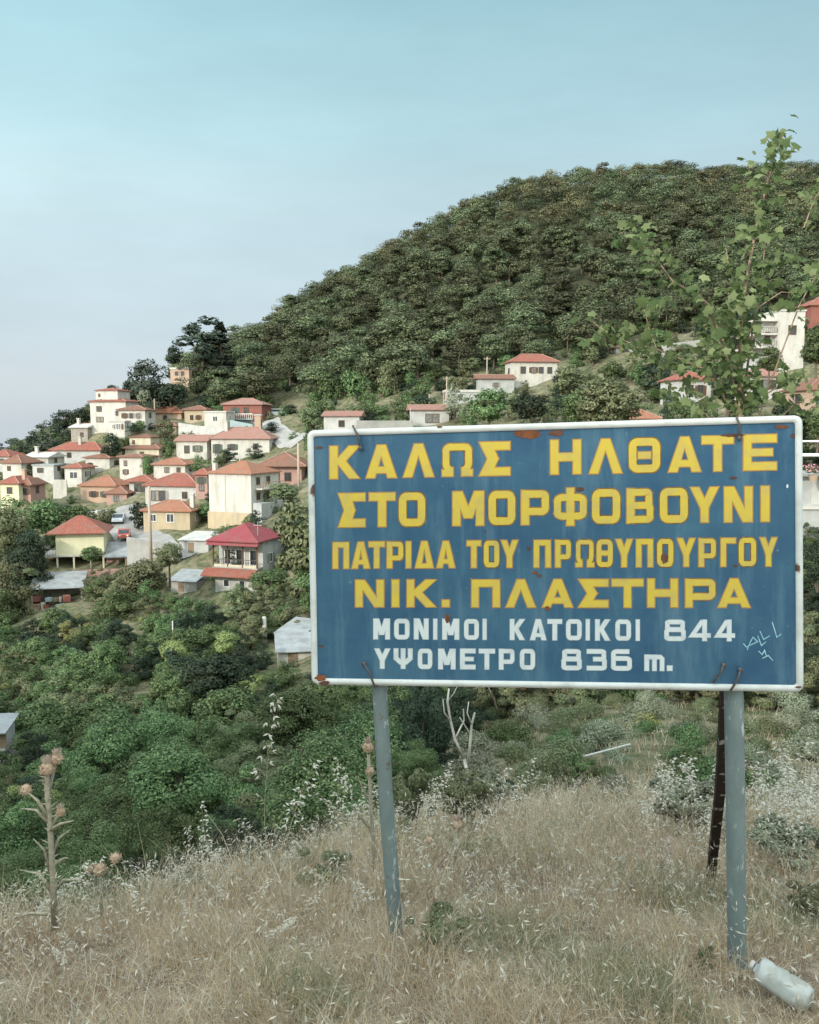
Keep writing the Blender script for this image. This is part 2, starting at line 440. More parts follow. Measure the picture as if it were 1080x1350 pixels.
# ------------------------------------------------------------------ houses: the list first, so the ground can be levelled for them
KEEP = []        # (x0, y0, x1, y1, Y): what must stay in sight of the photograph's viewpoint when plants are strewn
HOUSES = []
def H(label, xl, xr, ye, yb, Y, D=6, rot=0, roof='hip', rh=8, wall='white', rmat='tile_red', wins=(), over=0.45, right=(), left=(), chim=None, extra=None, name='house', cat='house', frame='frame_brown', keep=None):
    HOUSES.append(dict(label=label, xl=xl, xr=xr, ye=ye, yb=yb, Y=Y, D=D, rot=rot, roof=roof, rh=rh, wall=wall, rmat=rmat, wins=wins, over=over, right=right, left=left, chim=chim, extra=extra, name=name, cat=cat, frame=frame))
    k = keep or (xl - 3, ye - rh, xr + 3, yb - 2)
    KEEP.append((*k, Y))

R = math.radians
# --- top of the village
H("tall white house of three storeys with stepped red roofs at the top of the village", 118, 168, 530, 563, 200, 8, -12, 'hip', 5, 'white', 'tile_red',
  ((0.2, .72, 1.2, 1.1), (0.2, .3, 1.7, 1.1), (.8, .55, .6, 1.0)), extra='upper')
H("white bungalow with three small windows and brown hip roof beside the tall white house", 156, 192, 541, 557, 194, 6, -6, 'hip', 6, 'white', 'tile_brown',
  ((.18, .55, .7, 1.0), (.48, .55, .7, 1.0), (.8, .55, .7, 1.0)))
H("little white outhouse with pink shuttered window below the tall white house", 143, 165, 556, 569, 188, 3, -6, 'flat', 1.5, 'white', 'slab', ((.25, .5, .6, .9), (.7, .5, 1.0, 1.2)), frame='frame_white', name='outhouse', cat='outbuilding')
H("peach walled house with flat grey roof high among dark pines", 224, 250, 487, 499, 232, 5, -15, 'flat', 2.5, 'peach', 'slab', ((.3, .55, .8, .9), (.7, .55, .8, .9)))
H("low beige house with brown tiles set against the foot of the wooded hill", 243, 272, 541, 560, 207, 5, -10, 'hip', 6, 'ochre', 'tile_brown', ((.3, .5, .7, 1), (.7, .5, .7, 1)))
H("low house with long orange brown roof under the dark pines", 196, 240, 545, 556, 212, 5, -8, 'hip', 9, 'peach', 'tile_orange', ((.5, .5, .8, .9),))
H("small white cube house with flat roof in front of the wooded hill", 269, 299, 544, 562, 190, 4.5, -12, 'flat', 2.0, 'white', 'slab', ((.5, .55, 1.0, 1.0),), frame='frame_white')
H("big red house with pale green balcony front at the foot of the wood", 294, 346, 534, 562, 196, 7, -8, 'hip', 9, 'redwall', 'tile_pink', ((.28, .72, 1.0, 1.4), (.62, .72, 1.0, 1.4)), extra='front_panel')
H("narrow orange plastered tower standing before the big red house", 336, 344, 548, 572, 184, 2, 0, 'flat', 1.5, 'peach', 'slab', (), name='tower', cat='tower')
# --- middle of the village
H("long white house under a wide faded red roof with a green door", 278, 356, 579, 600, 172, 7, -6, 'hip', 16, 'white', 'tile_pink', ((.06, .4, .9, 1.7), (.35, .5, 1.0, 1.1), (.8, .55, .9, 1.0)), chim=.2)
H("white cottage with patched pinkish awnings left of the long red roof", 232, 274, 582, 601, 175, 5, -10, 'gable', 9, 'white', 'tile_pink', ((.3, .45, 1.0, 1.4), (.75, .5, 1.0, 1.2)))
H("cream two part house with brown roof below a leafy slope", 164, 211, 592, 606, 182, 6, -10, 'hip', 8, 'cream', 'tile_brown', ((.5, .5, .8, 1.0),), extra='upper')
H("white two storey house with two small dark windows stacked at its left end", 157, 190, 603, 634, 168, 6, -14, 'hip', 4, 'white', 'tile_brown', ((.2, .75, .6, .9), (.2, .38, .6, .9)))
H("wide low house with faded red roof behind the terraced gardens", 66, 134, 594, 606, 192, 6, -8, 'hip', 11, 'palegrey', 'tile_red', ((.1, .5, .9, 1.0), (.35, .5, .9, 1.0)), chim=.5)
H("white house with low brown roof and blank lit gable in the middle of the village", 112, 146, 604, 622, 178, 6, -12, 'hip', 5, 'white', 'tile_brown', ((.12, .5, .6, .8),))
H("small white house with red cap roof and large dark window", 85, 109, 617, 638, 172, 5, -10, 'hip', 6, 'white', 'tile_red', ((.55, .55, 1.6, 1.2),), frame='frame_white')
H("orange walled house with wide orange tile roof below the white houses", 105, 154, 641, 662, 162, 7, -10, 'hip', 13, 'peach', 'tile_orange', ((.35, .5, .9, 1.0), (.75, .5, .9, 1.0)))
H("white house at the left edge with red brown hip roof", 2, 30, 611, 624, 176, 6, -14, 'hip', 11, 'white', 'tile_brown', ((.3, .5, .7, .8),))
H("white gabled house with grey sheet roof and thin chimney", 33, 65, 603, 614, 182, 6, -10, 'gable', 7, 'white', 'slab', ((.4, .5, 1.4, .7),), chim=.25)
H("long low whitewashed shed in front of the white gabled house", 42, 72, 614, 624, 172, 4, -10, 'flat', 1.5, 'palegrey', 'tin', ((.3, .4, 1.2, .8),), name='shed', cat='shed')
H("yellow walled house with red tile roof at the left edge of the village", 0, 26, 638, 655, 152, 7, -8, 'hip', 10, 'yellow', 'tile_red', ((.5, .5, .9, 1.0),), chim=.9)
H("pink rendered house joined to the right of the yellow one at the left edge", 27, 41, 640, 656, 153, 5, -6, 'hip', 9, 'pink', 'tile_brown', ((.5, .5, .8, 1.0),))
H("white house with orange roof standing between village gardens near two red roofs", 202, 245, 613, 626, 160, 6, -8, 'hip', 9, 'white', 'tile_orange', ((.85, .5, .6, .8), (.4, .5, .8, .9)))
H("house with broad dull red roof and grey shaded front behind the ochre house", 190, 262, 641, 664, 146, 8, -10, 'hip', 16, 'palegrey', 'tile_red', ((.12, .45, 1.2, 1.6), (.3, .45, 1.0, 1.6), (.8, .5, .8, 1.0)))
H("ochre walled house with orange roof and one square window by the road", 188, 252, 674, 697, 134, 6, -8, 'hip', 13, 'ochre', 'tile_orange', ((.6, .62, 1.1, 1.2), (.15, .62, .9, 1.0)), chim=.95, frame='frame_white')
H("house with dark brown hip roof and deep eaves left of the blue sign", 345, 398, 615, 645, 146, 8, -4, 'hip', 19, 'pink', 'tile_brown', ((.32, .55, 1.1, 2.2), (.7, .55, 1.0, 1.3)), over=1.0)
H("low brown roofed house between the white bungalow and the small white cube house", 206, 233, 562, 574, 198, 5, -10, 'hip', 6, 'ochre', 'tile_brown', ((.3, .5, .7, .9), (.7, .5, .7, .9)))
H("grey stone house with blank gable under the skyline trees", 93, 117, 564, 582, 200, 5, -14, 'gable', 6, 'stone', 'slab', ((.7, .5, .7, .9),), chim=.2)
H("low house with faded brown roof right of the wide orange tile roof", 140, 168, 651, 664, 156, 5, -8, 'hip', 9, 'pink', 'tile_brown', ((.5, .5, .9, 1.0),))
H("narrow house with red roof wedged left of the big plain white building", 258, 274, 626, 650, 144, 5, -10, 'hip', 8, 'pink', 'tile_red', ((.5, .7, .8, 1.0), (.5, .3, .8, 1.0)))
H("tiny whitewashed kiosk with square pillar among trees above the silver car", 117, 135, 676, 690, 146, 3, -10, 'flat', 1.5, 'white', 'slab', ((.4, .5, .7, 1.2),), name='kiosk', cat='kiosk')
H("house with red roof and deep shaded porch behind the dull red roof", 170, 200, 635, 650, 158, 5, -8, 'hip', 8, 'palegrey', 'tile_red', ((.3, .45, 1.0, 1.3), (.75, .45, 1.0, 1.3)), over=.9)
H("house with dark red roof partly cut by the left edge high in the village", -16, 14, 602, 614, 190, 6, -10, 'hip', 9, 'palegrey', 'tile_red', ((.7, .5, .8, .9),))
# --- right side
H("white house with red roof and four dark windows alone below the wooded hill", 675, 735, 478, 505, 188, 6, 8, 'hip', 12, 'white', 'tile_red', ((.2, .62, 1.0, 1.3), (.47, .62, .9, 1.2), (.66, .62, .9, 1.2), (.88, .62, .9, 1.2)))
H("low grey house with brown roof beside the hillside utility pole", 630, 678, 500, 515, 182, 5, 6, 'gable', 7, 'grey', 'tile_brown', ((.5, .5, .8, .8),))
H("flat roofed grey shed on the terrace above the blue sign", 588, 632, 517, 530, 174, 5, 4, 'flat', 3, 'grey', 'slab', ((.4, .5, .9, .8),), name='shed', cat='shed')
H("pale gabled house with brown roof and dark carport above the blue sign", 542, 592, 541, 560, 160, 7, 4, 'gable', 8, 'palegrey', 'tile_pink', ((.6, .45, 2.4, 1.5),))
H("low white house with pinkish roof just above the sign's top left corner", 427, 474, 549, 568, 154, 6, -4, 'gable', 7, 'palegrey', 'tile_pink', ((.5, .5, .9, 1.0),))
H("red roofed house with white terrace half hidden by the leafy sapling", 892, 938, 502, 528, 140, 6, 10, 'hip', 14, 'palegrey', 'tile_red', ((.3, .55, 1.2, 1.3), (.75, .5, .9, 1.6)))
H("white house with red roof and arched veranda under the tall block", 985, 1034, 497, 522, 132, 6, 8, 'hip', 13, 'white', 'tile_pink', ((.35, .6, 1.9, 1.3), (.75, .6, .9, 1.2)))
H("white block of three storeys with long balconies on the right", 1026, 1060, 412, 475, 142, 8, 6, 'flat', 2, 'white', 'slab', ((.5, .62, 1.2, 1.3),), extra='balconies', keep=(1002, 408, 1062, 478))
H("red walled top storey house with red roof right of the white block", 1068, 1118, 404, 432, 170, 7, 4, 'hip', 14, 'redwall', 'tile_red', ((.3, .5, 1.4, 1.8),))
H("house with dark red brown roof at the right edge below the blocks", 1066, 1120, 515, 540, 112, 6, 8, 'hip', 18, 'peach', 'tile_brown', ((.3, .5, 1.0, 1.2),))
H("house showing only its orange red roof over the sign's upper edge", 832, 868, 553, 580, 120, 5, 10, 'hip', 13, 'cream', 'tile_orange', ((.5, .5, .9, 1.0),))
H("tiny house with faded pink roof peeping between hillside trees", 812, 838, 459, 470, 205, 5, 5, 'hip', 8, 'palegrey', 'tile_pink', ((.5, .5, .8, .8),))
# --- custom ones: their ground only
SITES = [(300, 697, 130, 9), (108, 768, 122, 9), (312, 796, 106, 9), (78, 815, 114, 6), (246, 782, 112, 5), (258, 730, 122, 5),
         (385, 872, 74, 5), (1075, 700, 60, 7), (205, 726, 124, 8), (365, 556, 205, 8), (375, 590, 170, 6), (160, 685, 140, 5), (165, 712, 132, 4), (150, 764, 122.5, 5)]

_pts = []
for h in HOUSES:
    p = P((h['xl'] + h['xr']) / 2, h['yb'], h['Y']); w = (h['xr'] - h['xl']) * sc_of(h['Y'])
    _pts.append((p.x, p.y + h['D'] * 0.3, p.z, max(w, h['D']) * 0.75))
for (a, b, c, r) in SITES:
    p = P(a, b, c); _pts.append((p.x, p.y, p.z, r))
_A = np.zeros((len(_pts), len(_pts))); _e = np.zeros(len(_pts))
for i, (x, y, z, r) in enumerate(_pts):
    _e[i] = z - float(gz0(x, y))
    for j, (x2, y2, z2, r2) in enumerate(_pts):
        _A[i, j] = math.exp(-((x - x2) ** 2 + (y - y2) ** 2) / (r2 * r2))
_w = np.linalg.solve(_A + 0.08 * np.eye(len(_pts)), _e)
BUMPS = [(x, y, float(np.clip(w, -9, 9)), r) for (x, y, z, r), w in zip(_pts, _w)]

def build_terrain():
    us = np.linspace(-1.05, 1.05, 300)
    ls = np.concatenate([np.linspace(math.log(0.5), math.log(520), 620), np.linspace(math.log(540), math.log(40000), 40)])
    U, L = np.meshgrid(us, ls, indexing='ij')
    Y = np.exp(L); X = U * Y
    Z = gz(X, Y)
    V = np.stack([X, Y, Z], -1).reshape(-1, 3)
    a, b = U.shape
    idx = np.arange(a * b).reshape(a, b)
    Q = np.stack([idx[:-1, :-1], idx[1:, :-1], idx[1:, 1:], idx[:-1, 1:]], -1).reshape(-1, 4)
    m, t, bs = new_mat("ground")
    bs.inputs['Roughness'].default_value = 0.95; bs.inputs['Specular IOR Level'].default_value = 0.1
    tcn = t.nodes.new("ShaderNodeTexCoord")
    def noise(scale, det, lo, hi):
        n = t.nodes.new("ShaderNodeTexNoise"); n.inputs['Scale'].default_value = scale; n.inputs['Detail'].default_value = det; n.inputs['Roughness'].default_value = 0.7
        t.links.new(tcn.outputs['Object'], n.inputs['Vector'])
        r = t.nodes.new("ShaderNodeMapRange"); r.inputs[1].default_value = lo; r.inputs[2].default_value = hi
        t.links.new(n.outputs[0], r.inputs[0]); return r.outputs[0]
    def mix(fac, a_, b_):
        x = t.nodes.new("ShaderNodeMix"); x.data_type = 'RGBA'
        t.links.new(fac, x.inputs[0])
        for s, v in ((6, a_), (7, b_)):
            if isinstance(v, tuple): x.inputs[s].default_value = (*v, 1)
            else: t.links.new(v, x.inputs[s])
        return x.outputs[2]
    straw = mix(noise(9, 6, .4, .6), (0.29, 0.24, 0.175), (0.13, 0.10, 0.075))
    scrub = mix(noise(0.9, 6, .4, .62), (0.055, 0.075, 0.032), (0.20, 0.17, 0.11))
    yard = mix(noise(0.16, 6, .47, .64), scrub, mix(noise(1.1, 5, .4, .6), (0.26, 0.22, 0.16), (0.13, 0.13, 0.085)))
    wood = mix(noise(0.3, 5, .4, .6), (0.045, 0.055, 0.028), (0.075, 0.07, 0.045))
    sp_ = t.nodes.new("ShaderNodeSeparateXYZ"); t.links.new(tcn.outputs['Object'], sp_.inputs[0])
    def step(lo, hi):
        r = t.nodes.new("ShaderNodeMapRange"); r.inputs[1].default_value = lo; r.inputs[2].default_value = hi
        t.links.new(sp_.outputs['Y'], r.inputs[0]); return r.outputs[0]
    c = mix(step(7, 16), straw, scrub)
    c = mix(step(95, 125), c, yard)
    c = mix(step(205, 225), c, wood)
    t.links.new(c, bs.inputs['Base Color'])
    bn = t.nodes.new("ShaderNodeTexNoise"); bn.inputs['Scale'].default_value = 14; bn.inputs['Detail'].default_value = 6
    t.links.new(tcn.outputs['Object'], bn.inputs['Vector'])
    bp = t.nodes.new("ShaderNodeBump"); bp.inputs['Strength'].default_value = 0.6; bp.inputs['Distance'].default_value = 0.05
    t.links.new(bn.outputs[0], bp.inputs['Height']); t.links.new(bp.outputs[0], bs.inputs['Normal'])
    o = link_mesh("terrain", np_mesh("terrain", V, Q, [m]))
    o['kind'] = 'structure'
build_terrain()

def build_shade_bank():
    # added bank, unseen behind the viewer: keeps the low sun off the roadside
    ss = np.linspace(3.5, 60, 46); ts = np.linspace(-70, 70, 90)
    T, S_ = np.meshgrid(ts, ss, indexing='ij')
    hx, hy = math.sin(SUN_AZ), math.cos(SUN_AZ)
    X, Y = S_ * hx - T * hy, S_ * hy + T * hx
    t = np.clip((S_ - 5) / 13.0, 0, 1); t = t * t * (3 - 2 * t)
    Z = t * (9.6 + 1.2 * np.sin(T * .13 + 1) + .8 * np.sin(T * .37)) + .25 * np.sin(X * 1.3) * np.sin(Y * 1.1) * t - .02
    Z = np.where(Y > -1, np.minimum(Z, gz(X, np.maximum(Y, .5)) + Z), Z)
    V = np.stack([X, Y, Z], -1).reshape(-1, 3); a, b = X.shape; idx = np.arange(a * b).reshape(a, b)
    Q = np.stack([idx[:-1, :-1], idx[1:, :-1], idx[1:, 1:], idx[:-1, 1:]], -1).reshape(-1, 4)
    o = link_mesh("added_shade_bank", np_mesh("added_shade_bank", V, Q, [mat("shade_bank_soil", (.22, .19, .14), .95, (.07, .085, .04), .5, bump=.5)])); o['kind'] = 'structure'
build_shade_bank()

def ribbon(name, pts, widths, m, lift=0.05, n=24):
    """A road laid on the ground along points (px, Y)."""
    w = [gpt(a, b) for a, b in pts]
    P_, W_ = [], []
    for i in range(len(w) - 1):
        for k in range(n):
            s = k / n; P_.append(w[i].lerp(w[i + 1], s)); W_.append(widths[i] * (1 - s) + widths[i + 1] * s)
    P_.append(w[-1]); W_.append(widths[-1])
    V, Q = [], []
    for i, p in enumerate(P_):
        d = P_[min(i + 3, len(P_) - 1)] - P_[max(i - 3, 0)]; d.z = 0; d.normalize(); s = Vector((-d.y, d.x, 0))
        for k in range(7):
            q = p + s * W_[i] * (k / 6 - 0.5); V.append((q.x, q.y, gzf(q.x, q.y) + lift + (0.12 if k in (0, 6) else 0.12)))
    for i in range(len(P_) - 1):
        for k in range(6): Q.append((i * 7 + k, i * 7 + k + 1, i * 7 + 7 + k + 1, i * 7 + 7 + k))
    o = link_mesh(name, np_mesh(name, np.array(V), np.array(Q), [m])); o['kind'] = 'structure'
    return o
ribbon("road", [(252, 121), (215, 124), (186, 131), (164, 137), (158, 142), (168, 150)], [4.5, 5, 6, 5, 4, 3.5], M['asphalt'])
KEEP.append((148, 682, 176, 722, 136)); KEEP.append((170, 702, 262, 728, 122))
ribbon("lane", [(398, 168), (385, 172), (372, 178), (356, 186), (350, 196), (372, 204)], [4.5, 5, 5.5, 5, 5, 5], M['concrete'])
KEEP.append((345, 552, 400, 600, 175))

# ------------------------------------------------------------------ house parts
def window(root, x, z, w, h, face, W, D, fm, pm=None, ytop=0.0):
    """A framed window on one wall of a house (front, left or right)."""
    def tr(a, dep, zz):
        if face == 'front': return (a, -dep, zz)
        if face == 'right': return (W / 2 + dep, a, zz)
        return (-W / 2 - dep, a, zz)
    def bx(mb, a0, a1, d0, d1, z0, z1):
        p, q = tr(a0, d0, z0), tr(a1, d1, z1)
        mb.box(min(p[0], q[0]), min(p[1], q[1]), z0, max(p[0], q[0]), max(p[1], q[1]), z1)
    f = MB(); t = 0.09
    bx(f, x - w / 2 - t, x - w / 2, -0.02, 0.06, z - h / 2 - t, z + h / 2 + t); bx(f, x + w / 2, x + w / 2 + t, -0.02, 0.06, z - h / 2 - t, z + h / 2 + t)
    bx(f, x - w / 2, x + w / 2, -0.02, 0.06, z + h / 2, z + h / 2 + t); bx(f, x - w / 2, x + w / 2, -0.02, 0.10, z - h / 2 - t, z - h / 2)
    bx(f, x - 0.03, x + 0.03, -0.02, 0.05, z - h / 2, z + h / 2)
    fo = f.build('window', fm, root)
    g = MB(); bx(g, x - w / 2, x + w / 2, -0.02, 0.015, z - h / 2, z + h / 2)
    g.build('pane', pm or (M['curtain'] if random.random() < .3 else M['glass']), fo)
    if w < 1.15 and random.random() < .45:
        sm = random.choice([M['frame_brown'], M['shutter_green'], M['shutter_grey']])
        for sd in (-1, 1):
            q = MB(); c0 = x + sd * (w / 2 + t + w * .25); bx(q, c0 - w * .24, c0 + w * .24, -.01, .05, z - h / 2, z + h / 2); q.build('shutter', sm, fo)
    return fo

def roof_mb(kind, W, D, z, rh, over):
    mb = MB(); x0, x1, y0, y1 = -W / 2 - over, W / 2 + over, -over, D + over
    e = 0.14
    if kind == 'flat':
        mb.box(x0, y0, z, x1, y1, z + max(0.15, rh)); return mb
    if kind == 'hip':
        w_, d_ = x1 - x0, y1 - y0; yc = (y0 + y1) / 2; xc = 0
        if w_ >= d_: r0, r1 = (x0 + d_ * .45, yc, z + e + rh), (x1 - d_ * .45, yc, z + e + rh)
        else: r0, r1 = (xc, y0 + w_ * .45, z + e + rh), (xc, y1 - w_ * .45, z + e + rh)
        lo = [(x0, y0, z), (x1, y0, z), (x1, y1, z), (x0, y1, z)]; up = [(a, b, c + e) for a, b, c in lo]
        mb.v += lo + up + [r0, r1]
        mb.f += [(3, 2, 1, 0)] + [(i, (i + 1) % 4, 4 + (i + 1) % 4, 4 + i) for i in range(4)]
        if w_ >= d_: mb.f += [(4, 5, 9, 8), (5, 6, 9), (6, 7, 8, 9), (7, 4, 8)]
        else: mb.f += [(4, 5, 8), (5, 6, 9, 8), (6, 7, 9), (7, 4, 8, 9)]
    else:   # gable, ridge along x
        yc = (y0 + y1) / 2
        poly = [(x0, y0, z), (x0, y1, z), (x0, y1, z + e), (x0, yc, z + e + rh), (x0, y0, z + e)]
        mb.prism(poly, (x1 - x0, 0, 0))
    return mb

def house(h):
    k = sc_of(h['Y']); W = (h['xr'] - h['xl']) * k / max(0.8, math.cos(R(h['rot']))); Hh = (h['yb'] - h['ye']) * k; rh = h['rh'] * k
    D = h['D']
    base = P((h['xl'] + h['xr']) / 2, h['yb'], h['Y'])
    root = empty(h['name'], base, R(h['rot']), h['label'], h['cat'], 'houses of the village' if h['name'] == 'house' else None)
    wl = M[h['wall']]
    MB().box(-W / 2, 0, -5, W / 2, D, Hh).build('wall', wl, root)
    if h['roof'] == 'gable':
        pass
    top = rh if h['roof'] == 'flat' else rh * (0.9 if h['roof'] == 'hip' else 0.8)
    rf = roof_mb(h['roof'], W, D, Hh, top, h['over'] if h['roof'] != 'flat' else 0.15).build('roof', M[h['rmat']], root)
    if h['roof'] != 'flat':
        ov = h['over']; w_, d_ = W + 2 * ov, D + 2 * ov; yc = D / 2; zt = Hh + .16 + top; rc = MB()
        if h['roof'] == 'gable': rc.tube([(-w_ / 2, yc, zt), (w_ / 2, yc, zt)], .11, 6)
        else:
            if w_ >= d_: a0, a1 = (-w_ / 2 + d_ * .45, yc, zt), (w_ / 2 - d_ * .45, yc, zt)
            else: a0, a1 = (0, yc - d_ / 2 + w_ * .45, zt), (0, yc + d_ / 2 - w_ * .45, zt)
            f0, f1 = (-w_ / 2, -ov, Hh + .16), (w_ / 2, -ov, Hh + .16)
            if w_ >= d_: rc.tube([f0, a0, a1, f1], .10, 6)
            else: rc.tube([f0, a0, f1], .10, 6)
        rc.build('ridge_cap', M['ridge'], rf)
    if h['chim'] is not None:
        x = (h['chim'] - .5) * W
        MB().box(x - .3, D * .3, Hh + .1, x + .3, D * .3 + .6, Hh + rh + 1.0).box(x - .4, D * .3 - .1, Hh + rh + 1.0, x + .4, D * .3 + .7, Hh + rh + 1.15).build('chimney', M['white'] if h['wall'] != 'yellow' else M['peach'], rf)
    for (fx, fz, w, hh) in h['wins']:
        window(root, (fx - .5) * (W - w - .4), max(hh / 2 + .2, fz * Hh), w, min(hh, Hh * .7), 'front', W, D, M[h['frame']])
    window(root, D * .45, Hh * .6, .9, min(1.1, Hh * .5), 'right', W, D, M[h['frame']])
    window(root, D * .45, Hh * .6, .9, min(1.1, Hh * .5), 'left', W, D, M[h['frame']])
    ex = h['extra']
    if ex == 'upper':
        w2, h2 = W * .62, 13 * k
        u = MB().box(-W / 2 + .3, D * .25, Hh + .1, -W / 2 + .3 + w2, D * .95, Hh + h2 + .3).build('upper_storey', wl, root)
        q = roof_mb('hip', w2, D * .7, Hh + h2 + .3, .7, .3); q.v = [(a - W / 2 + .3 + w2 / 2, b + D * .25, c) for a, b, c in q.v]
        q.build('roof', M[h['rmat']], root)
        fo = MB().box(-W / 2 + .9, D * .25 - .05, Hh + h2 * .5, -W / 2 + 1.5, D * .25 + .02, Hh + h2 * .5 + .8).build('window', M['frame_brown'], root)
    elif ex == 'front_panel':
        MB().box(-W * .32, -1.1, Hh * .30, W * .30, -.02, Hh * .36).build('balcony_floor', M['tealgrey'], root)
        rl = MB()
        for i in range(13): x = -W * .32 + W * .62 * i / 12; rl.box(x - .03, -1.1, Hh * .36, x + .03, -1.04, Hh * .56)
        rl.box(-W * .32, -1.12, Hh * .56, W * .30, -1.02, Hh * .59).build('balcony_railing', M['frame_white'], root)
        MB().box(-W * .34, -.10, 0, W * .32, -.01, Hh * .29).build('ground_floor_front', M['tealgrey'], root)
        for x in (-W * .3, W * .28): MB().box(x - .1, -1.1, 0, x + .1, -.9, Hh * .30).build('pillar', M['redwall'], root)
    elif ex == 'balconies':
        for z0 in (Hh * .25, Hh * .52, Hh * .80):
            b_ = MB().box(-W / 2 - 3.6, .5, z0, -W / 2 - .02, D - .5, z0 + .3).build('balcony', M['white'], root)
            rr = MB()
            if z0 < Hh * .7:
                for i in range(10): x = -W / 2 - 3.5 + 3.4 * i / 9; rr.box(x - .02, .55, z0 + .3, x + .02, .59, z0 + 1.1)
                rr.box(-W / 2 - 3.55, .54, z0 + 1.1, -W / 2 - .05, .6, z0 + 1.16).build('railing', M['metal_dark'], b_)
        MB().box(-W / 2 - 2.2, 1.6, -4, -W / 2 - .03, D - .6, Hh * .8).build('rear_wing', M['palegrey'], root)
        MB().box(-W / 2 - 1.6, 1.5, Hh * .34, -W / 2 - .8, 1.59, Hh * .34 + 2).build('door', M['frame_brown'], root)
        MB().tube([(-W / 2 + .4, 1, Hh), (-W / 2 + .4, 1, Hh + 2.2)], .05, 6).build('antenna', M['metal_dark'], root)
    return root
for h in HOUSES: house(h)

# --- the big white building
def big_white():
    Y = 130; k = sc_of(Y); base = P(332, 695, Y)      # its near corner
    a = R(-24)
    root = empty('house', base, a, "big plain white building with blank side wall and orange hip roof", 'house', 'houses of the village')
    W, D = 62 * k / math.cos(a), 7.6
    Hh = 70 * k
    MB().box(-W, 0, 2.1, 0, D, Hh).build('wall', M['white'], root)
    MB().box(-W - .25, -.12, -5, .0, D - .2, 2.1).build('lower_storey', M['ochre'], root)
    MB().box(.02, .3, -4, 1.6, D * .9, 3.6).build('side_annex', M['grey'], root)
    MB().box(-W * .62, -.06, 0, -W * .60, -.001, Hh - .3).build('drainpipe', M['palegrey'], root)
    rf = roof_mb('hip', W, D, Hh, 17 * k * .9, .35); rf.v = [(x - W / 2, y, z) for x, y, z in rf.v]
    r = rf.build('roof', M['tile_orange'], root)
    MB().box(-W + .4, .4, Hh + .1, -W + 1.0, 1.0, Hh + 1.5).build('chimney', M['white'], r)
    for zz in (3.9, 6.2):
        for yy in (1.8, 4.6):
            f = MB().box(0, yy - .6, zz, .06, yy + .6, zz + 1.3).build('window', M['peach'], root)
            MB().box(.01, yy - .5, zz + .1, .075, yy + .5, zz + 1.2).build('pane', M['glass'], f)
    b = MB().box(.02, 1.0, 5.55, 1.3, D - .6, 5.75).build('balcony', M['white'], root)
    rl = MB()
    for i in range(9): y = 1.05 + (D - 1.7) * i / 8; rl.box(1.22, y - .03, 5.75, 1.28, y + .03, 6.6)
    rl.box(1.2, 1.0, 6.6, 1.3, D - .6, 6.68).build('railing', M['peach'], b)
    KEEP.append((268, 606, 360, 690, Y))
big_white()

# --- the yellow house
def yellow_house():
    Y = 124; k = sc_of(Y); base = P(75, 757, Y); a = R(12)
    root = empty('house', base, a, "yellow walled house on open ground floor with bright red hip roof", 'house', 'houses of the village')
    W, D, Hh = 61 * k, 6.5, 54 * k; zf = 25 * k
    MB().box(0, 0, zf, W, D, Hh).build('upper_wall', M['yellow'], root)
    MB().box(-.1, -.1, zf - .22, W + .1, D, zf - .004).build('floor_slab', M['white'], root)
    for x in (.12, W * .36, W * .72, W - .15):
        MB().box(x - .12, .05, -3, x + .12, .29, zf - .225).build('pillar', M['cream'], root)
    MB().box(-1.7, 3.4, -3, W - .3, D, zf - .23).build('ground_floor_wall', M['pink'], root)
    MB().box(.3, 3.30, 0.05, 2.0, 3.39, 2.1).build('door', M['frame_brown'], root)
    q = roof_mb('hip', W, D, Hh, 20 * k, .9); q.v = [(x + W / 2 - .3, y, z) for x, y, z in q.v]
    q.build('roof', M['tile_red'], root)
    b = MB().box(-2.0, .2, zf - .25, -.12, D, zf - .03).build('balcony', M['palegrey'], root)
    rl = MB()
    for i in range(14): y = .25 + (D - .4) * i / 13; rl.box(-1.98, y - .03, zf - .03, -1.93, y + .03, zf + .95)
    for i in range(6): x = -1.95 + 1.8 * i / 5; rl.box(x - .03, .2, zf - .03, x + .03, .25, zf + .95)
    rl.box(-2.0, .18, zf + .95, -1.9, D, zf + 1.02).box(-1.9, .18, zf + .95, -.15, .26, zf + 1.02).build('railing', M['tin'], b)
    for yy in (1.6, 4.4):
        f = MB().box(-.07, yy - .55, zf + .05, 0, yy + .55, zf + 2.15).build('balcony_door', M['frame_white'], root)
        MB().box(-.085, yy - .45, zf + .2, -.01, yy + .45, zf + 2.05).build('pane', M['glass'], f)
    for x in (-1.8,): MB().box(x - .1, .3, -3, x + .1, .5, zf - .255).build('pillar', M['pink'], root)
    # annex with grey sheet roof and red terrace wall
    MB().box(W + .1, 1.2, -3, W + 2.8, 3.6, 2.2).build('annex_wall', M['pink'], root)
    mb = MB(); mb.prism([(W + .02, -.6, 2.2), (W + .02, 3.9, 3.9), (W + .02, 3.9, 4.02), (W + .02, -.6, 2.32)], (3.4, 0, 0)); mb.build('annex_roof', M['tin'], root)
    MB().box(W + 2.9, -.45, -2, W + 3.2, -.15, 2.25).build('annex_pillar', M['peach'], root)
    MB().box(W * .36, -1.6, -3.2, W + 3.3, -1.35, .75).build('terrace_wall', M['pink'], root)
    KEEP.append((54, 680, 160, 762, Y))
yellow_house()

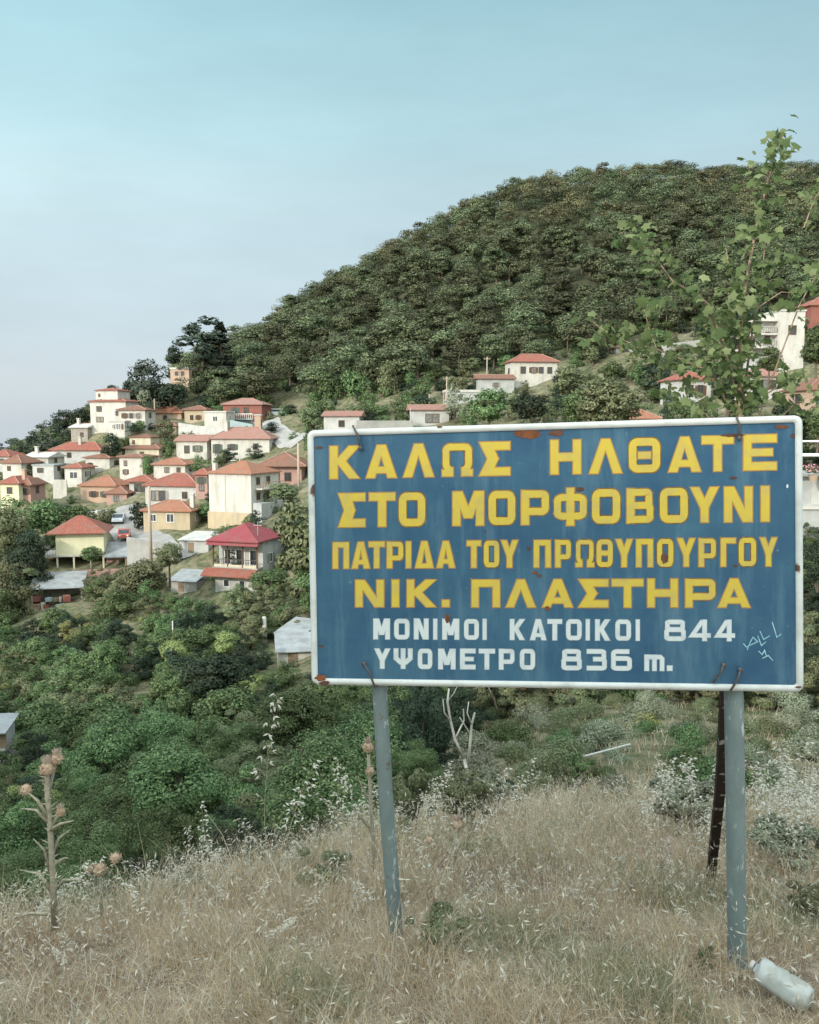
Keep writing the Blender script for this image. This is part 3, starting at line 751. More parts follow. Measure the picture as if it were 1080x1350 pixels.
# --- the house with red balcony roofs
def balcony_house():
    Y = 108; k = sc_of(Y); base = P(340, 780, Y); a = R(-18)
    root = empty('house', base, a, "pale house with glazed upstairs veranda between two crimson roofs", 'house', 'houses of the village')
    W, D, Hh = 68 * k, 6.6, 66 * k; zf = 31 * k
    MB().box(-W + .1, 1.5, -4, 0, D, Hh).build('wall', M['palegrey'], root)
    MB().box(-W + .3, .1, -4, -.2, 1.49, zf - .15).build('ground_floor_wall', M['palegrey'], root)
    MB().box(-W, -.05, zf - .148, .05, 1.48, zf).build('veranda_floor', M['concrete'], root)
    for x in (-W + .1, -W * .66, -W * .33, -.1): MB().box(x - .08, .0, zf, x + .08, .16, Hh - .35).build('veranda_post', M['frame_brown'], root)
    MB().box(-W + .12, .02, zf + .001, -.12, .12, zf + .32).build('veranda_parapet', M['cream'], root)
    rl = MB()
    for i in range(24): x = -W + .2 + (W - .4) * i / 23; rl.box(x - .02, .04, zf + .32, x + .02, .08, zf + .95)
    rl.box(-W + .18, .03, zf + .95, -.18, .10, zf + 1.02).build('veranda_railing', M['metal_dark'], root)
    for x, w in ((-W * .78, 1.0), (-W * .5, 1.3), (-W * .2, 1.2)):
        f = MB().box(x - w / 2, 1.42, zf + .05, x + w / 2, 1.49, zf + 2.1).build('veranda_door', M['frame_white'], root)
        MB().box(x - w / 2 + .12, 1.405, zf + .2, x + w / 2 - .12, 1.48, zf + 2.0).build('pane', M['glass'], f)
    q = roof_mb('hip', W, D + .2, Hh, 22 * k * .95, .5); q.v = [(x - W / 2, y - .15, z) for x, y, z in q.v]
    r = q.build('roof', M['tile_crimson'], root)
    mb = MB(); mb.prism([(-W - .4, -.95, Hh - .42), (-W - .4, -.35, Hh - .10), (-W - .4, -.35, Hh - .02), (-W - .4, -.95, Hh - .34)], (W + .9, 0, 0)); mb.build('roof_edge', M['tile_crimson'], root)
    mb = MB(); mb.prism([(-W - .9, -1.5, zf - 1.05), (-W - .9, -.06, zf - .3), (-W - .9, -.06, zf - .16), (-W - .9, -1.5, zf - .93)], (W + .9, 0, 0)); mb.build('porch_roof', M['tile_red'], root)
    for x in (-W * .7, -W * .35):
        f = MB().box(x - .45, .03, zf - 2.6, x + .45, .10, zf - 1.6).build('window', M['frame_white'], root)
        MB().box(x - .35, .02, zf - 2.5, x + .35, .09, zf - 1.7).build('pane', M['glass'], f)
    window(root, D * .55, Hh * .62, .9, 1.1, 'right', 0, D, M['frame_white'])
    MB().tube([(-.6, 1.4, Hh), (-.6, 1.4, Hh + 2.4)], .03, 5).box(-1.2, 1.37, Hh + 2.0, 0, 1.43, Hh + 2.05).build('antenna', M['palegrey'], root)
    KEEP.append((262, 690, 372, 772, Y))
balcony_house()

# --- sheds, walls, fences
def lean_to(label, xl, xr, yt, yb, Y, D, rot, wall, roofm, tilt=0.5, name='shed', open_front=False, thick=.08):
    k = sc_of(Y); W = (xr - xl) * k; Hh = (yb - yt) * k
    root = empty(name, P((xl + xr) / 2, yb, Y), R(rot), label, 'shed')
    w = MB().box(-W / 2, D * .5 if open_front else 0, -3, W / 2, D, Hh)
    if open_front:
        w.box(-W / 2, 0, -3, -W / 2 + .15, D * .499, Hh).box(W / 2 - .15, 0, -3, W / 2, D * .499, Hh)
    w.build('wall', M[wall], root)
    mb = MB(); x0 = -W / 2 - .2
    mb.prism([(x0, -.4, Hh + .01), (x0, D + .2, Hh + .01 + tilt), (x0, D + .2, Hh + thick + tilt), (x0, -.4, Hh + thick)], (W + .4, 0, 0)); mb.build('roof', M[roofm], root)
    if not open_front:
        MB().box(-W * .2, -.05, 0, -W * .2 + .8, -.001, min(1.8, Hh * .9)).build('door', M['wood'], root)
    KEEP.append((xl, yt - 12, xr, yb - 2, Y))
    return root
lean_to("grey stone shed with sheet roof sheltering stacked junk below the yellow house", 44, 108, 775, 806, 116, 5, 14, 'stone', 'tin', 1.4, open_front=True)
def junk():
    k = sc_of(114)
    cols = [M['wood'], M['white'], M['redwall'], M['metal_dark'], M['tealgrey'], M['concrete']]
    nm = [("old wooden crate", 'crate', 'wood'), ("white metal drum", 'drum', 'white'), ("rusty red panel", 'panel', 'redwall'), ("dark scrap box", 'box', 'metal_dark'), ("blue grey plastic tub", 'tub', 'tealgrey')]
    for i in range(14):
        px, py = 48 + (i % 7) * 8 + random.uniform(-2, 2), 804 - (i // 7) * 11
        p = P(px, py, 115.5 + .3 * (i % 3)); n, c, mm = nm[i % 5]
        root = MB()
        s = random.uniform(.35, .6)
        if c == 'drum': root.tube([(0, 0, 0), (0, 0, s * 1.8)], [s * .6, s * .6], 12); root.tube([(0, 0, s * .85), (0, 0, s * .95)], s * .64, 12)
        else:
            root.box(-s, -s * .7, 0, s, s * .7, s * 1.4)
            for z in (.2, .7, 1.2): root.box(-s - .03, -s * .7 - .03, s * z - .05, s + .03, s * .7 + .03, s * z + .05)
        o = root.build({'crate': 'junk_crate', 'drum': 'junk_drum', 'panel': 'scrap_box', 'box': 'scrap_box', 'tub': 'junk_tub'}[c], M[mm])
        o.location = p; o.rotation_euler = (0, random.uniform(-.1, .1), random.uniform(0, 3))
        tag(o, {'crate': "old brown crate in the junk pile under the stone shed roof", 'drum': "white drum in the junk pile under the stone shed roof", 'panel': "rusty red box in the junk pile under the stone shed roof", 'box': "dark scrap box in the junk pile under the stone shed roof", 'tub': "blue grey tub in the junk pile under the stone shed roof"}[c], c if c != 'panel' else 'box', 'junk under the stone shed')
junk()
lean_to("long grey tin shed roof among bushes left of the balcony house", 222, 262, 766, 780, 112, 3, -18, 'concrete', 'tin', 1.0)
lean_to("flat grey roofed garage between the road and the crimson roofs", 236, 276, 712, 732, 122, 6, -8, 'palegrey', 'slab', 0.5, name='garage')
lean_to("tin sheet shed with shiny roof in the gully by the sign's left edge", 362, 402, 836, 852, 78, 3.0, -28, 'stone', 'tin', 0.8)
lean_to("low blue grey tin shed with patched white front beside the sign", 366, 412, 858, 876, 72, 2.6, 10, 'white', 'tin', 0.9)
lean_to("small shed with pale blue grey roof at the left edge of the gully", -20, 7, 964, 985, 44, 1.4, 4, 'palegrey', 'tin', 0.4)

def wall_run(label, pts, h, m, thick=.3, name='garden_wall', cat='wall', down=2.5):
    mb = MB()
    w = [P(a, b, c) for a, b, c in pts]
    c0 = w[0].copy()
    for i in range(len(w) - 1):
        p, q = w[i] - c0, w[i + 1] - c0; d = (q - p); d.z = 0; d.normalize(); s = Vector((-d.y, d.x, 0)) * thick / 2
        zt = h
        mb.prism([p - s - Vector((0, 0, down)), p + s - Vector((0, 0, down)), p + s + Vector((0, 0, zt)), p - s + Vector((0, 0, zt))], q - p)
    o = mb.build(name, m); o.location = c0
    return tag(o, label, cat)
wall_run("low concrete wall along the road below the ochre house", [(168, 716, 123), (200, 722, 121), (238, 728, 119)], 0.9, M['concrete'], down=4)
wall_run("pale garden wall under the small white cube house", [(236, 563, 186), (262, 567, 183), (300, 570, 181)], .9, M['palegrey'])
wall_run("white garden wall below the small white house with red cap roof", [(70, 640, 166), (88, 640, 166)], 1.1, M['white'])
wall_run("stone retaining wall along the lane below the big red house", [(304, 566, 190), (334, 572, 186)], 2.0, M['tealgrey'])
wall_run("dark stone wall beside the bending lane", [(348, 573, 184), (364, 578, 180), (374, 590, 174)], .9, M['stone'])
wall_run("pale wall stretching behind the sign's top edge", [(470, 562, 152), (545, 562, 153)], 1.0, M['concrete'])
wall_run("grey terrace wall on the slope behind the leafy sapling", [(872, 462, 185), (930, 455, 183)], 1.2, M['concrete'])

def right_terrace():
    Y = 58; root = empty('house', P(1075, 705, Y), R(-4), "grey house with white terrace railings just right of the blue sign", 'house', 'houses of the village')
    k = sc_of(Y); x0, x1 = -1.6, 4.5
    MB().box(x0, 0, -3, x1, 5, 78 * k).build('wall', M['grey'], root)
    for z in (98, 132):
        pass
    MB().box(x0 - .2, -.6, 78 * k, x1, 5, 78 * k + .12).build('terrace_slab', M['concrete'], root)
    rl = MB().tube([(x0 - .2, -.5, 124 * k), (x1, -.5, 124 * k)], .06, 8).tube([(x0 - .2, -.5, 106 * k), (x1, -.5, 106 * k)], .11, 8)
    for x in (x0, x0 + 2, x0 + 4): rl.tube([(x, -.5, 78 * k), (x, -.5, 124 * k)], .05, 6)
    rl.build('railing', M['frame_white'], root)
    MB().box(x0 - .3, -.15, 34 * k, x1, -.001, 37 * k).build('ledge', M['white'], root)
    MB().box(-.4, -.04, 40 * k, .7, -.002, 72 * k).build('door', M['palegrey'], root)
    KEEP.append((1058, 570, 1085, 690, Y))
right_terrace()

# --- utility poles
def pole(label, px, yt, yb, Y, r=.13, arm=True, name='utility_pole', m='polewood'):
    k = sc_of(Y); h = (yb - yt) * k; root = empty(name, P(px, yb, Y), random.uniform(-.3, .3), label, 'pole', 'poles in the village')
    MB().tube([(0, 0, -2), (0, 0, h)], [r * 1.15, r * .8], 10).build('shaft', M[m], root, smooth=True)
    if arm:
        c = MB().box(-.7, -.07, h - .55, .7, .07, h - .42).build('crossarm', M['wood'], root)
        for x in (-.6, -.2, .2, .6): MB().tube([(x, 0, h - .42), (x, 0, h - .22)], [.05, .04], 6).build('insulator', M['white'], c)
    return root
pole("thick wooden pole beside the road by the ochre house", 199, 640, 732, 118, .22, False)
pole("tall wooden pole rising by the lone white house on the hill", 642, 471, 505, 186)
pole("wooden pole beside the flat roofed terrace shed", 589, 497, 535, 172)
pole("short pole standing near the pale gabled house", 566, 520, 556, 165, .1, False)
pole("pale pole against the dark brown roof left of the sign", 394, 584, 650, 138, .2, False)
pole("slim pole under the pines behind the white bungalow", 204, 526, 546, 205, .14, False)
pole("thin aerial mast above the big white building", 316, 590, 612, 150, .07, False, name='aerial_mast', m='palegrey')
pole("pale concrete post standing in the gully garden", 349, 812, 842, 80, .22, False, name='concrete_post', m='white')
pole("small white post among bushes below the balcony house", 228, 818, 835, 78, .07, False, name='garden_post', m='white')
pole("slender lamp pole at the left end of the pale wall above the sign", 541, 538, 562, 152, .06, False, name='lamp_pole', m='palegrey')

# --- vehicles
def car(label, px, py, Y, rz, paint, L=4.1, box=False):
    root = empty('parked_car', P(px, py, Y), R(rz), label, 'car', 'cars parked in the village')
    W = 1.7; y = W / 2
    if box: prof = [(-2.0, .35), (2.0, .35), (2.0, 1.0), (1.5, 1.15), (1.1, 1.75), (-2.0, 1.8)]
    else: prof = [(-2.0, .35), (2.0, .35), (2.02, .78), (1.2, .92), (.45, 1.42), (-1.1, 1.42), (-1.75, .98), (-2.02, .92)]
    MB().prism([(a * L / 4.1, -y, b) for a, b in prof], (0, W, 0)).build('body', M[paint], root)
    if not box:
        MB().prism([(1.0, -y * .98 - .015, .95), (.42, -y - .015, 1.34), (-1.05, -y - .015, 1.34), (-1.6, -y - .015, .97)], (0, W + .03, 0)).build('side_windows', M['glass'], root)
        MB().prism([(1.22, -y * .85, .925), (.49, -y * .85, 1.415), (.47, -y * .85, 1.40), (1.18, -y * .85, .90)], (.02, W * .85, 0.012)).build('windscreen', M['glass'], root)
    else:
        MB().prism([(1.42, -y - .015, 1.12), (1.08, -y - .015, 1.62), (-1.7, -y - .015, 1.62), (-1.7, -y - .015, 1.12)], (0, W + .03, 0)).build('side_windows', M['glass'], root)
    for sx in (-1.25, 1.25):
        for sy in (-1, 1):
            w = MB().tube([(sx, sy * (y - .12), .33), (sx, sy * (y + .03), .33)], .33, 14).build('wheel', M['rubber'], root)
            MB().tube([(sx, sy * (y - .05), .33), (sx, sy * (y + .04), .33)], .19, 10).build('rim', M['tin'], w)
    for sy in (-.55, .55): MB().box(1.96, sy - .15, .62, 2.03, sy + .15, .76).build('headlight', M['frame_white'], root)
    return root
car("silver car parked nose on in the village road", 157, 689, 139, -80, 'car_silver')
car("small red pickup with open back by the annex of the yellow house", 164, 710, 131, -75, 'car_red', 3.8)
car("white van parked on the lane beside the big red house", 366, 549, 204, 10, 'car_white', 4.2, True)

# ------------------------------------------------------------------ the road sign
def pixray(px, py):
    x = (px - 540.0) / F; y = (675.0 - py) / F
    return np.array([x, CP + y * SP, -SP + y * CP])
def road_sign():
    # corner bearings; the true panel is the parallelogram whose corners lie on them
    r = [pixray(*c) for c in ((405.5, 567.5), (1057.5, 547.5), (1059, 912), (411.5, 902))]
    A = np.stack([r[0], -r[1], r[2]], 1)
    k = np.linalg.solve(A, r[3])            # TL*k0 - TR*k1 + BR*k2 = BL (k3 = 1)
    sc = 3.62
    TL, TR, BR, BL = [Vector(r[i] * kk * sc) + Vector((0, 0, CAMZ)) for i, kk in enumerate((k[0], k[1], k[2], 1.0))]
    cen = (TL + TR + BR + BL) / 4
    ex = (TR - TL).normalized(); n = (BL - TL).cross(TR - TL).normalized()
    if n.y > 0: n = -n                      # towards the camera
    ey = n.cross(ex)                        # up
    MW = Matrix(((ex.x, -n.x, ey.x, cen.x), (ex.y, -n.y, ey.y, cen.y), (ex.z, -n.z, ey.z, cen.z), (0, 0, 0, 1)))  # local x right, y away, z up
    root = bpy.data.objects.new('road_sign', None); COL.objects.link(root); root.matrix_world = MW
    tag(root, "weathered blue village welcome sign with yellow and white lettering on two grey posts", 'road sign')
    MI = MW.inverted()
    c = Vector((0, 0, CAMZ))
    def L(px, py):                          # photo pixel -> (x, z) on the panel's face
        d = Vector(pixray(px, py)); t = (cen - c).dot(n) / d.dot(n)
        q = MI @ (c + d * t); return (q.x, q.z)
    def outline(ins, rad, seg=6):
        q = [L(405.5, 567.5), L(1057.5, 547.5), L(1059, 912), L(411.5, 902)]
        q = [Vector((a, b)) for a, b in q]; m = sum(q, Vector((0, 0))) / 4
        pts = []
        q2 = []
        for i in range(4):                  # inset corners
            p, a, b = q[i], (q[i - 1] - q[i]).normalized(), (q[(i + 1) % 4] - q[i]).normalized()
            q2.append(p + (a + b) * ins)
        for i in range(4):
            p, a, b = q2[i], (q2[i - 1] - q2[i]).normalized(), (q2[(i + 1) % 4] - q2[i]).normalized()
            p0, p1 = p + a * rad, p + b * rad
            for s in range(seg + 1):
                t = s / seg; pts.append(p0 * (1 - t) ** 2 + p * 2 * t * (1 - t) + p1 * t * t)
        return pts
    # blue sheet
    m, t, b = new_mat("blue_enamel")
    b.inputs['Roughness'].default_value = 0.5; b.inputs['Specular IOR Level'].default_value = 0.35
    tcn = t.nodes.new("ShaderNodeTexCoord"); mp = t.nodes.new("ShaderNodeMapping"); mp.inputs['Scale'].default_value = (7, 1, 0.9)
    t.links.new(tcn.outputs['Object'], mp.inputs[0])
    def nz(vec, scale, lo, hi, det=6):
        x = t.nodes.new("ShaderNodeTexNoise"); x.inputs['Scale'].default_value = scale; x.inputs['Detail'].default_value = det; x.inputs['Roughness'].default_value = 0.7
        t.links.new(vec, x.inputs['Vector']); q = t.nodes.new("ShaderNodeMapRange"); q.inputs[1].default_value = lo; q.inputs[2].default_value = hi
        t.links.new(x.outputs[0], q.inputs[0]); return q.outputs[0]
    def mx(fac, a, bb):
        x = t.nodes.new("ShaderNodeMix"); x.data_type = 'RGBA'; t.links.new(fac, x.inputs[0])
        for s, v in ((6, a), (7, bb)):
            if isinstance(v, tuple): x.inputs[s].default_value = (*v, 1)
            else: t.links.new(v, x.inputs[s])
        return x.outputs[2]
    col = mx(nz(tcn.outputs['Object'], 3.0, .35, .7), (0.015, 0.064, 0.128), (0.038, 0.110, 0.172))
    col = mx(nz(mp.outputs[0], 1.6, .50, .80), col, (0.085, 0.165, 0.225))        # chalky streaks run down by rain
    col = mx(nz(tcn.outputs['Object'], 26, .66, .74, 3), col, (0.11, 0.17, 0.21))   # scuffs
    col = mx(nz(tcn.outputs['Object'], 11, .735, .765, 4), col, (0.075, 0.04, 0.03))  # specks of rust
    t.links.new(col, b.inputs['Base Color'])
    nb = t.nodes.new("ShaderNodeTexNoise"); nb.inputs['Scale'].default_value = 5; t.links.new(tcn.outputs['Object'], nb.inputs['Vector'])
    bp = t.nodes.new("ShaderNodeBump"); bp.inputs['Strength'].default_value = 0.15; bp.inputs['Distance'].default_value = 0.02
    t.links.new(nb.outputs[0], bp.inputs['Height']); t.links.new(bp.outputs[0], b.inputs['Normal'])
    o1 = outline(0.006, 0.030)
    MB().prism([(p.x, 0.0, p.y) for p in o1], (0, 0.018, 0)).build('panel', m, root)
    # raised white rim
    white = mat("rim_paint", (0.55, 0.56, 0.55), 0.55, (0.42, 0.43, 0.41), 9, lo=.45, hi=.7, bump=0.1)
    mt = white.node_tree
    bsd = mt.nodes["Principled BSDF"]; src = bsd.inputs['Base Color'].links[0].from_socket
    tcn2 = mt.nodes.new("ShaderNodeTexCoord"); nn = mt.nodes.new("ShaderNodeTexNoise"); nn.inputs['Scale'].default_value = 6; nn.inputs['Detail'].default_value = 6
    mt.links.new(tcn2.outputs['Object'], nn.inputs['Vector'])
    rr = mt.nodes.new("ShaderNodeMapRange"); rr.inputs[1].default_value = .69; rr.inputs[2].default_value = .72; mt.links.new(nn.outputs[0], rr.inputs[0])
    mm = mt.nodes.new("ShaderNodeMix"); mm.data_type = 'RGBA'; mm.inputs[7].default_value = (0.10, 0.05, 0.035, 1)
    mt.links.new(rr.outputs[0], mm.inputs[0]); mt.links.new(src, mm.inputs[6]); mt.links.new(mm.outputs[2], bsd.inputs['Base Color'])
    oo, oi = outline(0.0, 0.034, 8), outline(0.0255, 0.012, 8)
    om = outline(0.013, 0.022, 8)
    mb = MB(); N = len(oo)
    rings = [[(p.x, 0.02, p.y) for p in oo], [(p.x, -.006, p.y) for p in oo], [(p.x, -.012, p.y) for p in om], [(p.x, -.006, p.y) for p in oi], [(p.x, 0.002, p.y) for p in oi]]
    for rg in rings: mb.v += rg
    for a in range(4):
        for i in range(N): j = (i + 1) % N; mb.f.append((a * N + i, a * N + j, (a + 1) * N + j, (a + 1) * N + i))
    mb.build('rim', white, root, smooth=True)

    # ---- painted letters: strokes in each letter's own box, drawn with mitred corners
    def stroke(pts, w, closed=False):
        """Quads of a mitred band along pts (photo-pixel units)."""
        pts = [Vector(p) for p in pts]; n_ = len(pts); a_, b_ = [], []
        for i in range(n_):
            if closed: p0, p1 = pts[i - 1], pts[(i + 1) % n_]
            else: p0, p1 = pts[max(i - 1, 0)], pts[min(i + 1, n_ - 1)]
            d0 = (pts[i] - p0).normalized() if p0 != pts[i] else None
            d1 = (p1 - pts[i]).normalized() if p1 != pts[i] else None
            if d0 is None: d0 = d1
            if d1 is None: d1 = d0
            nn0 = Vector((-d0.y, d0.x)); nn1 = Vector((-d1.y, d1.x)); mtr = (nn0 + nn1).normalized()
            s = min(1.0 / max(mtr.dot(nn0), 0.25), 3.0)
            a_.append(pts[i] + mtr * s * w / 2); b_.append(pts[i] - mtr * s * w / 2)
        q = []
        for i in range(n_ if closed else n_ - 1):
            j = (i + 1) % n_; q.append([a_[i], a_[j], b_[j], b_[i]])
        return q
    def diag(p0, p1, w):
        """A slanted stroke cut level at top and bottom."""
        (x0, y0), (x1, y1) = p0, p1; ln = math.hypot(x1 - x0, y1 - y0); hw = w * ln / abs(y1 - y0) / 2
        return [[Vector((x0 - hw, y0)), Vector((x1 - hw, y1)), Vector((x1 + hw, y1)), Vector((x0 + hw, y0))]]
    def glyph(ch, W, Hh, w):
        """Lists of strokes (each a list of quads) in a box W x Hh, origin lower left, stroke width w."""
        h = w / 2; c_ = min(W, Hh) * .24; S, D = stroke, diag
        o8 = [(h + c_ * .8, h), (W - h - c_ * .8, h), (W - h, h + c_), (W - h, Hh - h - c_), (W - h - c_ * .8, Hh - h), (h + c_ * .8, Hh - h), (h, Hh - h - c_), (h, h + c_)]
        V = lambda x: S([(x, 0), (x, Hh)], w)
        def rnd(pts, closed=False, it=2):
            pts = [Vector(p) for p in pts]
            for _ in range(it):
                n2 = [] if closed else [pts[0]]
                for i in range(len(pts) if closed else len(pts) - 1):
                    a_, b_ = pts[i], pts[(i + 1) % len(pts)]
                    n2 += [a_ * .75 + b_ * .25, a_ * .25 + b_ * .75]
                if not closed: n2.append(pts[-1])
                pts = n2
            return [tuple(p) for p in pts]
        k_ = min(W, Hh) * .14
        o8 = rnd([(h, h), (W / 2, h), (W - h, h), (W - h, Hh * .5), (W - h, Hh - h), (W / 2, Hh - h), (h, Hh - h), (h, Hh * .5)], True, 3) if W > 0 else o8
        dw = w * 1.0
        g = math.hypot(W / 2, Hh) / Hh * w / 2
        if ch == 'Κ': return [V(h), D((W - w * .75, Hh), (w * .9, Hh * .42), w), D((w * 1.2, Hh * .60), (W - w * .75, 0), w)]
        if ch in 'ΑΛΔ':
            z = [[[Vector((0, 0)), Vector((W / 2 - w * .55, Hh)), Vector((W / 2, Hh)), Vector((W / 2, Hh - w * 1.35)), Vector((w * 1.12, 0))]],
                 [[Vector((W, 0)), Vector((W / 2 + w * .55, Hh)), Vector((W / 2, Hh)), Vector((W / 2, Hh - w * 1.35)), Vector((W - w * 1.12, 0))]]]
            if ch == 'Α': z.append(S([(W * .2, Hh * .24), (W * .8, Hh * .24)], w * .8))
            if ch == 'Δ': z.append(S([(w * .6, w * .42), (W - w * .6, w * .42)], w * .84))
            return z
        if ch == 'Ω':
            return [S([(0, h * .9), (W * .36, h * .9)], w * .84), S([(W, h * .9), (W * .64, h * .9)], w * .84), S([(W * .36 - h * .86, h * .5), (W * .36 - h * .86, Hh * .27)], w * .86), S([(W * .64 + h * .86, h * .5), (W * .64 + h * .86, Hh * .27)], w * .86), S(rnd([(W * .36 - h * .8, Hh * .2), (h, Hh * .3), (h, Hh * .6), (h, Hh - h), (W / 2, Hh - h), (W - h, Hh - h), (W - h, Hh * .6), (W - h, Hh * .3), (W * .64 + h * .8, Hh * .2)]), w * .86)]
        if ch == 'Σ': return [S([(W, Hh - h), (h * 1.6, Hh - h)], w), S([(W, h), (h * 1.6, h)], w), [[Vector((0, Hh)), Vector((w * 1.5, Hh)), Vector((W * .62, Hh * .5)), Vector((W * .62 - w * 1.4, Hh * .5))]], [[Vector((W * .62 - w * 1.4, Hh * .5)), Vector((W * .62, Hh * .5)), Vector((w * 1.5, 0)), Vector((0, 0))]]]
        if ch == 'Η': return [V(h), V(W - h), S([(h, Hh / 2), (W - h, Hh / 2)], w)]
        if ch == 'Θ': return [S(o8, w, True), S([(W * .30, Hh / 2), (W * .70, Hh / 2)], w * .85)]
        if ch == 'Ο': return [S(o8, w, True)]
        if ch == 'Τ': return [S([(0, Hh - h), (W, Hh - h)], w), S([(W / 2, 0), (W / 2, Hh - h)], w)]
        if ch == 'Ε': return [V(h), S([(h, Hh - h), (W, Hh - h)], w), S([(h, h), (W, h)], w), S([(h, Hh / 2), (W * .88, Hh / 2)], w * .9)]
        if ch == 'Μ': return [V(h), V(W - h), D((w * .72, Hh), (W / 2, Hh * .22), w), D((W - w * .72, Hh), (W / 2, Hh * .22), w)]
        if ch == 'Ρ': return [V(h), S(rnd([(h, Hh - h), (W * .55, Hh - h), (W - h, Hh - h), (W - h, Hh * .68), (W - h, Hh * .38), (W * .55, Hh * .38), (h, Hh * .38)]), w * .95)]
        if ch == 'Φ':
            e = .15 * Hh
            return [S([(W / 2, 0), (W / 2, Hh)], w), S(rnd([(h, e + h), (W / 2, e + h), (W - h, e + h), (W - h, Hh * .5), (W - h, Hh - e - h), (W / 2, Hh - e - h), (h, Hh - e - h), (h, Hh * .5)], True), w * .9, True)]
        if ch == 'Β': return [V(h), S(rnd([(h, Hh - h), (W * .5, Hh - h), (W - h * 1.3, Hh - h), (W - h * 1.3, Hh * .74), (W - h * 1.3, Hh * .51), (W * .5, Hh * .51), (h, Hh * .51)]), w * .9), S(rnd([(h, Hh * .51), (W * .5, Hh * .51), (W - h, Hh * .51), (W - h, Hh * .28), (W - h, h), (W * .5, h), (h, h)]), w * .9)]
        if ch == 'Υ': return [D((w * .62, Hh), (W / 2, Hh * .42), w), D((W - w * .62, Hh), (W / 2, Hh * .42), w), S([(W / 2, 0), (W / 2, Hh * .5)], w)]
        if ch == 'Ν': return [V(h), V(W - h), D((w * .7, Hh), (W - w * .7, 0), w)]
        if ch == 'Ι': return [S([(W / 2, 0), (W / 2, Hh)], W)]
        if ch == 'Π': return [S([(h, 0), (h, Hh - h), (W - h, Hh - h), (W - h, 0)], w)]
        if ch == 'Γ': return [S([(h, 0), (h, Hh - h), (W, Hh - h)], w)]
        if ch == 'Ψ': return [S([(W / 2, 0), (W / 2, Hh)], w), S([(h, Hh), (h, Hh * .52), (h + c_, Hh * .32), (W - h - c_, Hh * .32), (W - h, Hh * .52), (W - h, Hh)], w)]
        if ch == '.': return [S([(W / 2, 0), (W / 2, Hh)], W)]
        if ch == '8':
            q1 = rnd([(h * 1.4, Hh * .54), (W / 2, Hh * .54), (W - h * 1.4, Hh * .54), (W - h * 1.4, Hh * .76), (W - h * 1.4, Hh - h), (W / 2, Hh - h), (h * 1.4, Hh - h), (h * 1.4, Hh * .76)], True)
            q2 = rnd([(h, h), (W / 2, h), (W - h, h), (W - h, Hh * .28), (W - h, Hh * .53), (W / 2, Hh * .53), (h, Hh * .53), (h, Hh * .28)], True)
            return [S(q1, w, True), S(q2, w, True)]
        if ch == '4': return [S([(W * .72, 0), (W * .72, Hh)], w), S([(W * .72 - h, Hh - h * .6), (h * 1.3, Hh * .26), (W, Hh * .26)], w * .92)]
        if ch == '3': return [S(rnd([(0, Hh - h), (W * .5, Hh - h), (W - h * 1.3, Hh - h), (W - h * 1.3, Hh * .76), (W - h * 1.3, Hh * .53), (W * .6, Hh * .53), (W * .32, Hh * .53)]), w), S(rnd([(W * .36, Hh * .53), (W * .6, Hh * .53), (W - h, Hh * .53), (W - h, Hh * .28), (W - h, h), (W * .5, h), (0, h)]), w)]
        if ch == '6': return [S(rnd([(W - h * 1.2, Hh - h), (W * .55, Hh - h), (h, Hh - h), (h, Hh * .62), (h, Hh * .38)]), w), S(rnd([(h, h), (W / 2, h), (W - h, h), (W - h, Hh * .3), (W - h, Hh * .57), (W / 2, Hh * .57), (h, Hh * .57), (h, Hh * .3)], True), w, True)]
        if ch == 'm': return [V(h), S([(h, Hh - h), (W / 2 - c_ * .2, Hh - h), (W / 2, Hh - h - c_ * .4), (W / 2, 0)], w * .95), S([(W / 2, Hh - h), (W - h - c_ * .5, Hh - h), (W - h, Hh - h - c_ * .5), (W - h, 0)], w * .95)]
        return []
    yel = mat("yellow_paint", (0.52, 0.38, 0.05), 0.65, (0.40, 0.31, 0.11), 14, lo=.45, hi=.75)
    org = mat("faded_orange_paint", (0.40, 0.20, 0.05), 0.65, (0.30, 0.17, 0.07), 14)
    wht = mat("white_letter_paint", (0.52, 0.55, 0.56), 0.65, (0.36, 0.41, 0.45), 14, lo=.5, hi=.8)
    gry = mat("pale_blue_edge_paint", (0.30, 0.38, 0.44), 0.65)
